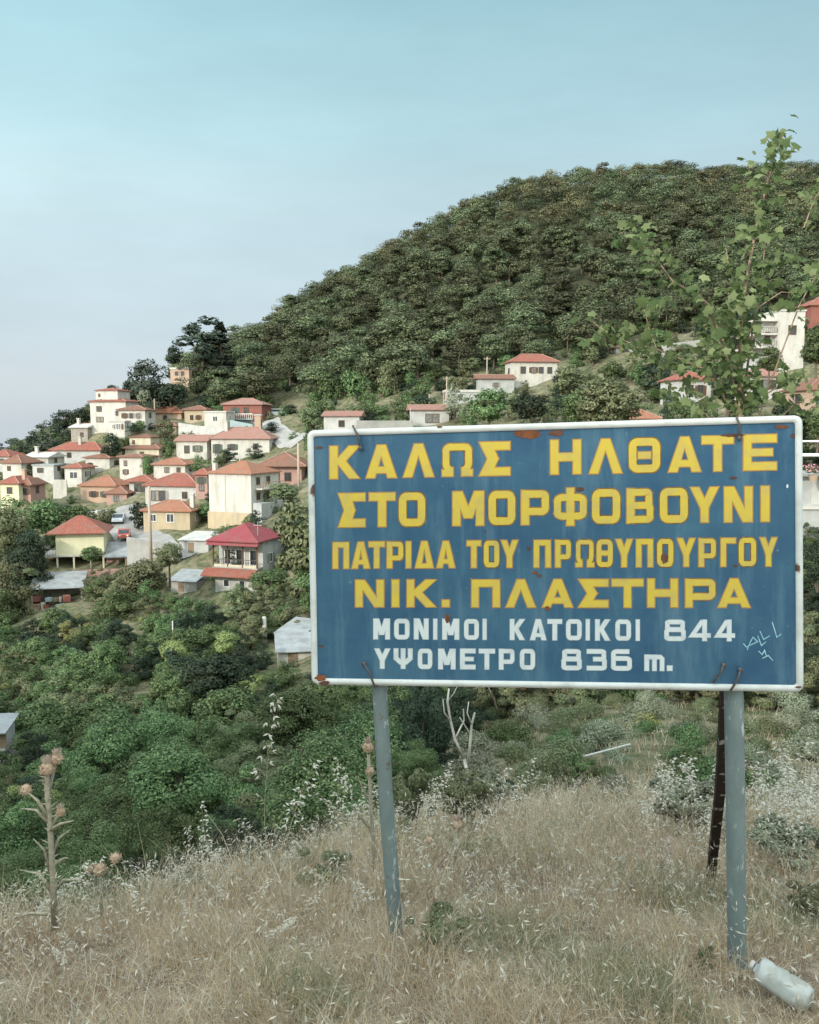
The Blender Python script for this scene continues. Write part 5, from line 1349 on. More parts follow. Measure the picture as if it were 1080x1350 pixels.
# --- trees and bushes placed where the photograph shows one that stands out
def at_px(px, py, Y):
    """Ground near the place seen at (px, py): the foot of a plant, put on the ground if that is close by."""
    p = P(px, py, Y); z = gzf(p.x, p.y); p.z = min(p.z, z + .4); return p
TREES = [
    # name, label, kind, leaf, px, base row, top row, width px, Y
    ("pine_tree", "tall dark pine with ragged crown on the ridge left of the pointed spruce", 'pine', 'bluish', 268, 506, 418, 78, 236),
    ("spruce_tree", "slim pointed spruce on the ridge against the sky", 'spruce', 'bluish', 292, 500, 424, 46, 238),
    ("pine_tree", "dark round pine on the skyline above the peach house", 'round', 'dark', 229, 488, 452, 32, 240),
    ("pine_tree", "broad dark pine standing above the brown roofed white bungalow", 'round', 'bluish', 192, 548, 466, 66, 214),
    ("pine_tree", "dark pine with low crown right of the broad pine above the bungalow", 'round', 'dark', 226, 548, 498, 60, 214),
    ("pine_tree", "dark tree close behind the stepped roofs of the tall white house", 'round', 'dark', 170, 536, 496, 28, 212),
    ("pine_tree", "small dark tree on the skyline left of the stepped roofs", 'round', 'dark', 147, 520, 506, 22, 216),
    ("broadleaf_tree", "grey green tree between the broad pine and the slope behind the bungalow", 'tall', 'grey', 190, 548, 503, 16, 206),
    ("broadleaf_tree", "brownish green tree on the slope right of the peach house", 'round', 'hill', 262, 528, 490, 36, 226),
    ("broadleaf_tree", "dark bushy tree on the skyline touching the tall white house", 'round', 'dark', 106, 572, 532, 40, 206),
    ("broadleaf_tree", "dark bushy tree second from the tall white house on the skyline", 'round', 'dark', 84, 574, 536, 36, 208),
    ("broadleaf_tree", "broad dark tree below the two skyline trees left of the white house", 'bush', 'bluish', 72, 598, 550, 74, 202),
    ("broadleaf_tree", "dark tree on the low skyline above the white gabled house", 'bush', 'dark', 44, 606, 563, 54, 206),
    ("broadleaf_tree", "dark tree on the low skyline near the left edge of the village", 'bush', 'bluish', 22, 610, 574, 52, 208),
    ("broadleaf_tree", "low dark tree where the skyline meets the left edge", 'bush', 'dark', 0, 614, 580, 50, 208),
    ("broadleaf_tree", "dark green tree between the wide faded roof and the two part cream house", 'round', 'dark', 148, 612, 566, 32, 180),
    ("broadleaf_tree", "leafy green tree before the right end of the two storey white house", 'round', 'green', 196, 634, 596, 26, 164),
    ("garden_bush", "yellow green bush under the white bungalow's garden", 'bush', 'olive', 222, 580, 548, 42, 190),
    ("garden_bush", "dark red green bush before the brown roofed white bungalow", 'bush', 'dark', 176, 570, 555, 24, 184),
    ("garden_bush", "dark hedge bush along the front of the long faded red roof", 'bush', 'dark', 338, 606, 583, 36, 166),
    ("garden_bush", "dark hedge bush left of the hedge by the yellow white wall", 'bush', 'dark', 300, 608, 588, 40, 166),
    ("garden_bush", "round green bush before the patched white cottage", 'bush', 'green', 264, 624, 596, 36, 158),
    ("garden_bush", "green shrub between the white cottage and the cream house", 'bush', 'green', 224, 610, 570, 26, 168),
    ("broadleaf_tree", "bright green round tree just left of the sign's top corner", 'round', 'olive', 410, 572, 534, 38, 160),
    ("broadleaf_tree", "tall dense olive tree whose right side is cut by the sign", 'tall', 'olive', 409, 812, 616, 100, 92),
    ("broadleaf_tree", "grey green tree in front of the dark brown hip roof", 'round', 'olive', 374, 668, 630, 48, 124),
    ("broadleaf_tree", "thin green tree beside the thick wooden pole", 'round', 'olive', 224, 760, 706, 44, 108),
    ("garden_tree", "round garden tree before the yellow house's open ground floor", 'round', 'green', 121, 748, 714, 36, 122),
    ("cypress_tree", "narrow dark cypress between the silver car and the ochre house", 'tall', 'dark', 183, 704, 648, 26, 136),
    ("garden_bush", "pointed green shrub at the foot of the big white building", 'bush', 'green', 326, 698, 676, 26, 122),
    ("broadleaf_tree", "dark tree left of the yellow house's balcony", 'round', 'dark', 40, 760, 690, 60, 122),
    ("broadleaf_tree", "tall green tree at the left edge above the gully", 'round', 'olive', 12, 750, 654, 70, 128),
    ("broadleaf_tree", "round green tree behind the yellow house roof's left end", 'round', 'green', 62, 716, 650, 62, 136),
    ("broadleaf_tree", "leafy tree right behind the yellow house roof", 'round', 'green', 104, 704, 658, 50, 138),
    ("broadleaf_tree", "low tree between the yellow house and the road", 'round', 'olive', 138, 700, 666, 34, 138),
    ("broadleaf_tree", "spreading green tree below the long terrace wall of the yellow house", 'round', 'olive', 190, 800, 724, 84, 104),
    ("broadleaf_tree", "dark round tree alone on the bare slope in the gully", 'round', 'dark', 282, 935, 846, 112, 52),
    ("garden_shrub", "pale yellow flowering bush above the dark round tree", 'round', 'pale', 298, 870, 826, 40, 64),
    ("garden_shrub", "pale yellow green bush left of the flowering one", 'round', 'pale', 232, 884, 838, 50, 62),
    ("broadleaf_tree", "lone bright tree at the lower edge of the wood near the pale gabled house", 'round', 'olive', 512, 540, 468, 40, 196),
    ("broadleaf_tree", "bright green tree at the wood's edge above the sign", 'round', 'green', 432, 545, 480, 42, 200),
    ("broadleaf_tree", "second bright green tree at the wood's edge above the sign", 'round', 'green', 466, 545, 482, 42, 200),
    ("broadleaf_tree", "grey green bush growing under the utility pole on the hill", 'bush', 'grey', 600, 552, 500, 46, 158),
    ("broadleaf_tree", "rounded tree right below the low grey house with brown roof", 'round', 'green', 645, 570, 505, 74, 140),
    ("broadleaf_tree", "dark tree between the sign and the lone white house", 'round', 'dark', 700, 565, 512, 60, 140),
    ("broadleaf_tree", "leafy tree whose crown touches the lone white house's right wall", 'round', 'olive', 748, 535, 476, 66, 168),
    ("broadleaf_tree", "large yellow green tree above the middle of the sign's upper edge", 'round', 'olive', 800, 590, 484, 104, 106),
    ("broadleaf_tree", "big bushy tree right of the lone white house", 'round', 'green', 770, 580, 498, 76, 120),
    ("broadleaf_tree", "dark tree behind the leafy sapling's lower branch", 'round', 'dark', 868, 545, 470, 60, 150),
    ("broadleaf_tree", "shady tree between the two red roofed houses on the right", 'round', 'dark', 958, 545, 468, 60, 120),
    ("broadleaf_tree", "green tree in front of the white block's lower storeys", 'round', 'green', 1014, 500, 452, 40, 124),
    ("broadleaf_tree", "green tree under the red walled house at the right edge", 'round', 'green', 1076, 496, 424, 56, 118),
    ("broadleaf_tree", "dark green tree above the sign's right corner", 'round', 'dark', 1040, 600, 518, 70, 84),
    ("broadleaf_tree", "dark leafy tree at the right edge over the terrace rails", 'round', 'green', 1078, 585, 528, 50, 82),
    ("garden_bush", "green bush below the red roofed house with white terrace", 'bush', 'green', 915, 560, 524, 60, 104),
    ("broadleaf_tree", "dark tree behind the white block's left balconies", 'round', 'dark', 985, 465, 402, 60, 160),
    ("garden_bush", "dry green bush hiding the foot of the peach house", 'bush', 'olive', 240, 520, 494, 44, 222),
    ("garden_bush", "dark bush at the foot of the slope behind the orange brown roof", 'bush', 'dark', 268, 542, 520, 40, 214),
    ("broadleaf_tree", "big dark tree at the left edge below the yellow and pink houses", 'bush', 'green', 20, 705, 648, 84, 134),
    ("broadleaf_tree", "yellow green tree at the left edge beside the junk shed", 'bush', 'olive', 6, 830, 725, 90, 104),
    ("broadleaf_tree", "shady dark tree left of the junk shed", 'bush', 'dark', 52, 790, 712, 66, 119),
    ("broadleaf_tree", "green bushy tree under the junk shed", 'bush', 'green', 150, 830, 770, 70, 100),
    ("garden_bush", "green bush half hiding the low tin shed beside the sign", 'bush', 'green', 374, 912, 862, 62, 62),
    ("garden_bush", "dark bush before the shiny tin roof beside the sign", 'bush', 'dark', 346, 880, 842, 44, 70),
    ("garden_bush", "wide green bush rising over the sign's top edge below the red roofed house", 'bush', 'green', 905, 590, 524, 92, 72),
    ("garden_bush", "dark green bush over the sign's top edge behind the sapling stems", 'bush', 'dark', 985, 595, 518, 86, 76),
    ("garden_bush", "dark bush under the terrace right of the sign", 'bush', 'dark', 1080, 770, 695, 50, 48),
]
WIDTH0 = dict(round=.92, tall=.66, spruce=.42, pine=.58, bush=1.3, loose=1.2, cushion=1.45)
for (nm, lb, kd, lf, px, pb, pt, wp, Y) in TREES:
    k = sc_of(Y); h = (pb - pt) * k; w = wp * k / WIDTH0[kd]
    p = P(px, pb, Y)
    near = h / 3.0 if Y < 130 else 1
    size = .030 if Y > 130 else .022
    per = 70 if Y > 130 else 170
    plant(nm, lb, 'bush' if 'bush' in nm or 'shrub' in nm else 'tree', 'garden and street trees', kd, lf, p, h / (1.02 if kd != 'cushion' else .8), w, per, size, 2, {'round': 3, 'tall': 5, 'bush': 7, 'pine': 9, 'spruce': 11}[kd])
    if Y > 60: KEEP.append((px - wp * .3, pt + 3, px + wp * .3, pb - (pb - pt) * .35, Y - 6))

for i_, (px_, pb_, pt_, w_, Y_) in enumerate(((598, 985, 890, 110, 30), (645, 965, 880, 100, 34), (690, 955, 885, 96, 36), (735, 950, 880, 100, 37), (780, 948, 884, 90, 37), (825, 942, 880, 84, 38), (560, 1000, 900, 100, 27))):
    k_ = sc_of(Y_); p_ = P(px_, pb_, Y_)
    plant('scrub_tree', "dark shady tree in the row of scrub under the sign's lower edge", 'tree', "dark trees under the sign's lower edge", 'bush', 'dark', (p_.x, p_.y, min(p_.z, gzf(p_.x, p_.y))), (pb_ - pt_) * k_, w_ * k_ / 1.3, 520, .0125, 2, 7)

# pink flowers on the terrace right of the sign
def terrace_plant():
    root = empty('potted_plant', P(1073, 624, 56.6), 0, "pink flowering plant in a pot on the terrace right of the sign", 'plant')
    MB().tube([(0, 0, -.5), (0, 0, -.1)], [.22, .3], 12).build('pot', M['peach'], root)
    rng = np.random.default_rng(2); cl = [(rng.uniform(-.7, .7), rng.uniform(-.3, .3), rng.uniform(0, .45), .22) for _ in range(9)]
    V, Q, N = leaf_cloud(rng, cl, 50, .06, (0, 0, 0)); link_mesh('foliage', np_mesh('foliage', V, Q, [LEAF['green']], N), root)
    pk = mat("pink_petals", (0.62, 0.22, 0.30), .6, (.72, .4, .45), 20)
    V, Q, N = leaf_cloud(rng, [(c[0] * 1.1, c[1] - .1, c[2] + .1, .22) for c in cl], 18, .06, (0, 0, 0)); link_mesh('blossom', np_mesh('blossom', V, Q, [pk], N), root)
terrace_plant()

# --- scrub in the gully, gardens in the village: strewn, keeping clear of roofs and walls
KINDS = {
    'green': ("scrub_bush", "mid green leafy bush in the thick scrub filling the gully", 'bush', 'mid green bushes of the gully', 'bush', 'green'),
    'dark': ("scrub_bush", "dark green shady bush in the thick scrub filling the gully", 'bush', 'dark bushes of the gully', 'bush', 'dark'),
    'olive': ("scrub_bush", "olive green loose bush in the thick scrub filling the gully", 'bush', 'olive bushes of the gully', 'loose', 'olive'),
    'pale': ("scrub_bush", "pale yellow green bush in the thick scrub filling the gully", 'bush', 'pale bushes of the gully', 'loose', 'pale'),
    'tree': ("scrub_tree", "small rounded green tree rising out of the gully scrub", 'tree', 'small trees of the gully', 'round', 'green'),
}
def gully():
    rng = np.random.default_rng(21)
    placed = []; n = 0
    for tries in range(16000):
        u = rng.uniform(-80, 1130); Y = 11.5 * (120 / 11.5) ** (rng.random() ** .62)
        p = gpt(u, Y); X, Z = p.x, p.z
        px, py = proj(X, Y, Z)
        if px < -70 or px > 1130 or py > 1270: continue
        r = (.66 + .025 * Y) * rng.uniform(.65, 1.5)
        if px > 560 and Y < 31: continue           # the open dry slope on the right
        if px > 480 and Y < 18: continue
        hw = r / Y * F
        h = r * rng.uniform(1.15, 1.75)
        top = py - h / Y * F
        if hidden_by_sign(px - hw, top, px + hw, py): continue
        if px > 425 and px < 1050 and py < 840: continue
        if clash(px - hw, top, px + hw, py, Y): continue
        if Y > 60 and any((X - a) ** 2 + (Y - b) ** 2 < (c * .62 + r * .75) ** 2 for a, b, c in FOOT): continue
        # a bare earthy strip on the gully side
        if 150 < px < 215 + (py - 880) * .1 and 885 < py < 945 and rng.random() < .93: continue
        if any((X - a) ** 2 + (Y - b) ** 2 < (.56 * (r + c)) ** 2 for a, b, c in placed): continue
        placed.append((X, Y, r))
        sect = math.sin(px * .013 + Y * .11) + rng.normal() * .8
        kd = 'dark' if sect < -.9 else 'olive' if sect > 1.0 else 'pale' if rng.random() < .035 else 'tree' if rng.random() < .22 else 'green'
        if px > 620 and py < 960: kd = 'dark' if rng.random() < .4 else 'olive' if rng.random() < .5 else 'green'
        nm, lb, cat, grp, kind, leaf = KINDS[kd]
        per, size = (260, .019) if Y > 45 else (520, .0125) if Y > 20 else (800, .009)
        plant(nm, lb, cat, grp, kind, leaf, (X, Y, Z - .08 * h), h * (1.2 if kd == 'tree' else 1), 2 * r / WIDTH0[kind], per, size, 3, {'bush': 7, 'loose': 8, 'round': 3}[kind])
        n += 1
        if n > 420: break
gully()

def village_green():
    rng = np.random.default_rng(33); placed = []; n = 0
    for tries in range(60000):
        u = rng.uniform(-30, 1110) if tries % 3 else rng.uniform(240, 1100); Y = rng.uniform(104, 226) if tries % 3 else rng.uniform(150, 250)
        p = gpt(u, Y); X, Z = p.x, p.z; px, py = proj(X, Y, Z)
        r = rng.uniform(1.2, 3.0); h = r * rng.uniform(1.2, 2.2); hw = r / Y * F; top = py - h / Y * F
        if px < -30 or px > 1110 or (430 < px < 1050 and py > 575) or py > 800: continue
        if clash(px - hw, top, px + hw, py, Y) or any((X - a) ** 2 + (Y - b) ** 2 < (c * .6 + r * .4) ** 2 for a, b, c in FOOT): continue
        if any((X - a) ** 2 + (Y - b) ** 2 < (.5 * (r + c)) ** 2 for a, b, c in placed): continue
        placed.append((X, Y, r))
        kd = rng.choice(['dark', 'green', 'olive', 'green'])
        leaf = str(kd); kind = 'round' if rng.random() < .48 else 'bush'
        plant('garden_tree' if kind == 'round' else 'garden_bush', {"dark": "dark green", "green": "mid green", "olive": "olive green"}[leaf] + (" small tree" if kind == 'round' else " bush") + " among the gardens between the village houses", 'tree' if kind == 'round' else 'bush',
              leaf + ' garden ' + ('trees' if kind == 'round' else 'bushes'), kind, leaf, (X, Y, Z - .1), h, 2 * r / WIDTH0[kind], 70, .030, 2, {'bush': 7, 'round': 3}[kind])
        n += 1
        if n > 560: break
village_green()

# --- low cushions on the dry slope to the right
def cushions():
    rng = np.random.default_rng(44); placed = []; n = 0
    spec = [(845, 985, 26, 'dry', 62, 36)]
    for tries in range(3000):
        u = rng.uniform(560, 1120); Y = 10 * (40 / 10) ** rng.random()
        p = gpt(u, Y); X, Z = p.x, p.z; px, py = proj(X, Y, Z); r = rng.uniform(.3, .8) * (.6 + Y / 40)
        if py < 915 or px < 600 + (1040 - py) * .0: continue
        if any((X - a) ** 2 + (Y - b) ** 2 < (.9 * (r + c)) ** 2 for a, b, c in placed): continue
        placed.append((X, Y, r))
        lf = str(rng.choice(['grey', 'olive', 'olive', 'grey', 'green']))
        plant('cushion_shrub', {"grey": "grey green", "olive": "olive", "green": "green"}[lf] + " low rounded shrub on the dry slope below the sign", 'shrub', lf + ' cushion shrubs on the dry slope', 'cushion', lf, (X, Y, Z - .05), r * 1.5, 2 * r / 1.45, 330, .020, 2, 13)
        n += 1
        if n > 85: break
    p = gpt(848, 24); plant('cushion_shrub', "dry yellow rounded shrub on the slope left of the right post", 'shrub', None, 'cushion', 'dry', (p.x, p.y, p.z), 1.0, .9, 330, .020, 1, 14)
cushions()

# ------------------------------------------------------------------ dry grass
def blades(rng, X, Y, H_, W_, lean, cols, segs=3):
    n = len(X); Z = gz(X, Y)
    a = rng.uniform(0, 6.28, n); ld = np.stack([np.cos(a), np.sin(a)], 1)
    fa = rng.uniform(0, 6.28, n); sd = np.stack([np.cos(fa), np.sin(fa)], 1)
    ln = lean * rng.uniform(.2, 1.6, n)
    V = np.empty((n, 2 * segs + 2, 3), np.float32)
    for s in range(segs + 1):
        t = s / segs; w = W_ * (1 - .85 * t) * .5
        off = (ln * H_ * t ** 1.9)
        cx = X + ld[:, 0] * off; cy = Y + ld[:, 1] * off; cz = Z + H_ * t * np.sqrt(np.maximum(.15, 1 - (ln * t * .75) ** 2)) - .02
        V[:, 2 * s, 0] = cx - sd[:, 0] * w; V[:, 2 * s, 1] = cy - sd[:, 1] * w; V[:, 2 * s, 2] = cz
        V[:, 2 * s + 1, 0] = cx + sd[:, 0] * w; V[:, 2 * s + 1, 1] = cy + sd[:, 1] * w; V[:, 2 * s + 1, 2] = cz
    m = 2 * segs + 2; q = np.array([(2 * s, 2 * s + 1, 2 * s + 3, 2 * s + 2) for s in range(segs)])
    Q = (np.arange(n)[:, None, None] * m + q[None]).reshape(-1, 4)
    C = np.repeat(cols, m, axis=0)
    return V.reshape(-1, 3), Q, C
def ground_xy(rng, n, y0, y1, px0, px1, power=1.0):
    Y = (y0 ** power + (y1 ** power - y0 ** power) * rng.random(n)) ** (1 / power)
    u = rng.uniform(px0, px1, n); X = (u - 540) / F * Y * 1.0
    return X, Y
PAL = np.array([1.13, 1.12, 1.19]) * np.array([(.56, .45, .29), (.48, .38, .24), (.62, .53, .38), (.42, .31, .185), (.50, .46, .36), (.31, .215, .13), (.29, .28, .155), (.66, .60, .49)])
def grass():
    rng = np.random.default_rng(8)
    Vs, Qs, Cs, base = [], [], [], 0
    def add(V, Q, C):
        nonlocal base
        Vs.append(V); Qs.append(Q + base); Cs.append(C); base += len(V)
    def field(X, Y):
        return np.sin(X * 1.9 + 1.1) * np.sin(Y * 2.3 + X * .7) + .6 * np.sin(X * 4.3 + Y * 3.1 + .5)
    for (n, y0, y1, px0, px1, h0, h1, w, lean, pw) in (
            (100000, 2.1, 4.6, -180, 1260, .06, .25, .0030, .95, 1.6),
            (42000, 2.1, 4.6, -180, 1260, .02, .09, .0055, 1.5, 1.6),
            (62000, 4.2, 7.6, -180, 1260, .12, .42, .0042, .75, 1.4),
            (26000, 6.8, 13, 330, 1260, .12, .34, .0075, .6, 1.2),
            (22000, 12, 34, 520, 1260, .12, .40, .016, .6, 1.0),
            (9000, 6.5, 11, -180, 520, .2, .5, .007, .6, 1.2)):
        X, Y = ground_xy(rng, n, y0, y1, px0, px1, pw)
        f = field(X, Y)
        idx = rng.choice(8, n, p=[.24, .2, .14, .13, .13, .07, .05, .04])
        col = PAL[idx] * rng.uniform(.7, 1.15, n)[:, None]
        grn = (f > .55) & (rng.random(n) < .45)
        col[grn] = np.array([.23, .26, .14]) * rng.uniform(.6, 1.2, grn.sum())[:, None]
        brn = (f < -.75) & (rng.random(n) < .5)
        col[brn] = np.array([.30, .21, .14]) * rng.uniform(.6, 1.2, brn.sum())[:, None]
        H_ = (h0 + (h1 - h0) * rng.random(n) ** 1.5) * np.where(np.abs(f) > .9, .65, 1.0) * np.clip(.8 + .45 * np.sin(X * 7.3 + 2) * np.sin(Y * 6.1 + X * 2), .4, 1.3)
        keep = rng.random(n) < np.where(Y > 11, np.clip(.35 + .5 * f, .1, 1), np.clip(.8 + .35 * f, .35, 1))
        X, Y, H_, col = X[keep], Y[keep], H_[keep], col[keep]
        add(*blades(rng, X, Y, H_, w * rng.uniform(.6, 1.5, len(X)), lean, col))
    # seed heads: short pale husks on top of some stalks
    n = 20000
    X, Y = ground_xy(rng, n, 2.4, 9, -180, 1260, 1.3); Z = gz(X, Y); h = rng.uniform(.10, .36, n)
    a = rng.uniform(0, 6.28, n); d = np.stack([np.cos(a) * .6, np.sin(a) * .6, rng.uniform(-.2, 1, n)], 1); d = unit(d); s = unit(np.cross(d, rng.normal(size=(n, 3))))
    L_ = rng.uniform(.006, .017, n)[:, None] * (.7 + Y / 9)[:, None]; c = np.stack([X + rng.normal(size=n) * .05, Y + rng.normal(size=n) * .05, Z + h], 1)
    V = np.stack([c - d * L_, c - s * L_ * .2, c + d * L_, c + s * L_ * .2], 1).reshape(-1, 3)
    C = np.repeat(np.array([.66, .61, .52]) * rng.uniform(.7, 1.1, n)[:, None], 4, axis=0)
    add(V, np.arange(n * 4).reshape(n, 4), C)
    V, Q, C = np.concatenate(Vs), np.concatenate(Qs), np.concatenate(Cs)
    o = link_mesh("dry_grass", np_mesh("dry_grass", V, Q, [tint_mat("straw", .8, .42)], None, None, C))
    tag(o, "tangled straw coloured dry grass covering the ground around the sign posts", 'grass', None, 'stuff')
grass()

# ------------------------------------------------------------------ wild oats, thistles, weeds
OATM = mat("oat_husks", (0.56, 0.54, 0.48), .7, (.42, .39, .32), 30)
OATS = mat("oat_straw", (0.46, 0.40, 0.28), .8, (.36, .31, .21), 20)
def oat_proto(seed, h=1.0, n=16, spread=.10):
    rng = np.random.default_rng(seed); lx, ly = rng.uniform(-.3, .3), rng.uniform(-.12, .12)
    st = [(lx * t ** 2 * h, ly * t ** 2 * h, t * h - .02) for t in np.linspace(0, 1, 9)]
    s = MB().tube(st, [.0022 * (1.15 - t) for t in np.linspace(0, 1, 9)], 4)
    hk = MB()
    for i in range(int(n * 1.5)):
        t = rng.uniform(.45, 1.0); p = Vector((lx * t * t * h, ly * t * t * h, t * h)); a = rng.uniform(0, 6.28); r_ = spread * (1.15 - t) * 1.4 * rng.uniform(.3, 1)
        q = p + Vector((math.cos(a) * r_, math.sin(a) * r_, rng.uniform(.0, .05))); s.tube([p, (p + q) / 2 + Vector((0, 0, .012)), q], [.0008, .0007, .0005], 3)
        for k in range(2):
            d = Vector((math.cos(a) * .5 + rng.normal() * .35, math.sin(a) * .5 + rng.normal() * .35, -.9 + 1.0 * rng.random())).normalized(); L_ = rng.uniform(.022, .038)
            hk.tube([q, q + d * L_ * .4, q + d * L_], [.001, .0062, .0004], 4, cap=False)
    a = s.build('stalk', OATS); b = hk.build('husk_cluster', OATM)
    for o in (a, b): COL.objects.unlink(o)
    return a.data, b.data
OATP = [oat_proto(i, 1.0, random.choice([14, 18, 24]), .10) for i in range(6)]
def oat(px, py_top, Y, lab, grp, lean=None):
    p = gpt(px, Y); top = P(px, py_top, Y); h = max(.15, top.z - p.z)
    root = empty('wild_oat', p, random.uniform(0, 6.28), lab, 'wild oat', grp)
    a, b = random.choice(OATP); s = random.uniform(.85, 1.1); root.scale = (s * min(1, h + .25), s * min(1, h + .25), h)
    if lean: root.rotation_euler = (0, lean, 0)
    link_mesh('stalk', a, root); link_mesh('husk_cluster', b, root)
for px, pt, Y, ln in ((328, 930, 4.9, -.18), (372, 1008, 5.0, .02), (342, 1060, 5.0, -.35), (395, 1095, 5.1, -.6), (318, 1110, 5.0, -.6), (268, 1062, 4.8, -.5), (252, 1095, 4.8, -.7)):
    oat(px + (30 if ln < -.1 else 0), pt, Y, None, 'x', ln)
SPEC_OATS = ["tallest silvery wild oat stalk leaning left before the dark scrub", "upright bushy wild oat right of the tallest stalk", "wild oat bent left under the tallest stalk", "wild oat bent low over the grass left of the left post", "bent wild oat between the tallest stalk and the grass", "wild oat drooping over the scrub left of the tallest stalk", "low drooping wild oat nearest the small thistle"]
for o, l in zip([o for o in bpy.data.objects if o.name.startswith('wild_oat')], SPEC_OATS):
    o['label'] = l; o['group'] = 'wild oats around the posts'
rngo = np.random.default_rng(3)
for (x0, x1, t0, t1, Y0, Y1, n, lb) in ((850, 950, 985, 1060, 5.2, 7.5, 30, "pale wild oat in the stand just left of the rusty prop"), (985, 1085, 970, 1060, 5.0, 7.5, 40, "pale wild oat in the thick stand right of the right post"),
                                    (560, 700, 990, 1070, 5.6, 8, 16, "pale wild oat in the thin stand between the two posts"), (440, 500, 1000, 1070, 5.2, 6.5, 7, "pale wild oat beside the tall thistle at the left post"),
                                    (20, 180, 1130, 1180, 4.4, 5.2, 6, "low pale wild oat around the foot of the large thistle"), (690, 850, 1010, 1080, 7, 11, 8, "pale wild oat scattered on the open slope right of the dead shrub"), (10, 500, 1150, 1260, 3.4, 4.8, 22, "short wispy wild oat rising from the straw left of the left post"), (530, 1075, 1090, 1260, 3.6, 5.6, 20, "short wispy wild oat rising from the straw around the right post"), (200, 420, 1110, 1160, 4.6, 5.4, 22, "low pale wild oat on the grassy crest below the tallest stalk")):
    for i in range(n):
        oat(rngo.uniform(x0, x1), rngo.uniform(t0, t1), rngo.uniform(Y0, Y1), lb, 'wild oats around the posts', rngo.uniform(-.15, .15))

THM = mat("dry_thistle_stem", (0.40, 0.36, 0.28), .9, (.24, .21, .155), 45, bump=.3)
THH = mat("thistle_head", (0.46, 0.35, 0.25), .9, (.30, .20, .14), 60, bump=.4)
THP = mat("thistle_down", (0.54, 0.43, 0.37), .9, (.42, .31, .26), 60)
def thistle(label, stem, width, branches, heads, Y):
    """stem: photo points from foot to top; branches: polylines; heads: (px, py, radius px, tufted)."""
    k = sc_of(Y); b0 = P(*stem[0], Y); root = empty('thistle', b0, 0, label, 'thistle', 'dry thistles')
    Q_ = lambda a, dy=0: P(a[0], a[1], Y + dy) - b0
    MB().tube([Q_(s) for s in stem], [width * k * .5 * (1 - .35 * i / len(stem)) for i in range(len(stem))], 8).build('stem', THM, root, smooth=True)
    mb = MB()
    for i in range(len(stem) - 1):                       # spiny wings along the stem
        for t in np.linspace(0, 1, 13)[:-1]:
            p = Q_(stem[i]).lerp(Q_(stem[i + 1]), float(t)); a = random.uniform(0, 6.28); d = Vector((math.cos(a), math.sin(a) * .8, random.uniform(.1, .6)))
            mb.tube([p, p + d * width * k * random.uniform(.7, 2.0)], [width * k * .2, .0006], 4)
    mb.build('spine', THM, root)
    for br in branches:
        pts = [Q_(a, random.uniform(-.05, .05) * (i > 0)) for i, a in enumerate(br)]
        MB().tube(pts, [width * k * .34 * (1 - .8 * i / (len(pts) - 1)) for i in range(len(pts))], 6).build('branch', THM, root, smooth=True)
    rng = np.random.default_rng(int(stem[0][0]))
    for (hx, hy, r_, tuft) in heads:
        c = Q_((hx, hy), random.uniform(-.03, .03)); r = r_ * k
        hb = MB().tube([c + Vector((0, 0, -r * 1.0)), c + Vector((0, 0, -r * .6)), c, c + Vector((0, 0, r * .55)), c + Vector((0, 0, r * .8))], [r * .3, r * .8, r * .95, r * .7, r * .35], 12)
        for _ in range(60):
            d = unit(rng.normal(size=3)); d[2] = d[2] * .8 - .1; v = Vector(d)
            hb.tube([c + v * r * .8, c + v * r * 1.35 + Vector((0, 0, r * .12))], [r * .12, r * .01], 3, cap=False)
        ho = hb.build('flower_head', THH, root)
        if tuft:
            tb = MB()
            for _ in range(70):
                a = rng.uniform(0, 6.28); s_ = rng.uniform(0, .75)
                tb.tube([c + Vector((math.cos(a) * s_ * r * .5, math.sin(a) * s_ * r * .5, r * .5)), c + Vector((math.cos(a) * s_ * r * 1.2, math.sin(a) * s_ * r * 1.2, r * rng.uniform(1.2, 1.9)))], [r * .06, r * .02], 3, cap=False)
            tb.build('tuft', THP, ho)
thistle("large dry thistle with pinkish tufted top standing before the green scrub", [(72, 1225), (70, 1160), (66, 1090), (62, 1040), (62, 1015)], 9.5,
        [[(68, 1175), (52, 1152), (26, 1147)], [(70, 1178), (84, 1160), (112, 1160)], [(67, 1150), (58, 1120), (44, 1106)], [(67, 1130), (78, 1105), (92, 1094)], [(64, 1085), (48, 1068), (28, 1066)], [(64, 1080), (50, 1056), (36, 1044)],
         [(66, 1095), (80, 1086), (98, 1082)], [(67, 1090), (76, 1076), (80, 1073)], [(63, 1045), (70, 1022), (74, 1005)], [(71, 1205), (40, 1204), (14, 1212)], [(70, 1140), (84, 1132), (90, 1131)]],
        [(62, 1013, 10, True), (75, 1000, 8, True), (34, 1041, 8, False), (80, 1070, 6.5, True)], 4.35)
thistle("short dry thistle with two brown heads beside the large one", [(134, 1225), (133, 1180), (132, 1150)], 6, [[(133, 1190), (142, 1160), (151, 1136)], [(133, 1185), (124, 1160), (118, 1148)], [(134, 1180), (148, 1168), (156, 1166)]],
        [(131, 1146, 9, False), (152, 1131, 7.5, False), (118, 1146, 6, False)], 4.5)
thistle("tall thin dry thistle hugging the left sign post", [(497, 1180), (492, 1110), (488, 1040), (486, 995)], 6, [[(492, 1100), (478, 1080), (462, 1062)], [(490, 1060), (478, 1040), (472, 1022)]], [(485, 985, 8, True), (488, 1016, 6.5, False)], 4.7)
thistle("small brown headed thistle between the posts near the dead shrub", [(603, 1165), (601, 1120), (602, 1092)], 5, [[(602, 1130), (612, 1122), (620, 1124)], [(602, 1140), (588, 1120), (582, 1112)]], [(603, 1087, 8, True), (566, 1108, 5, False)], 5.4)

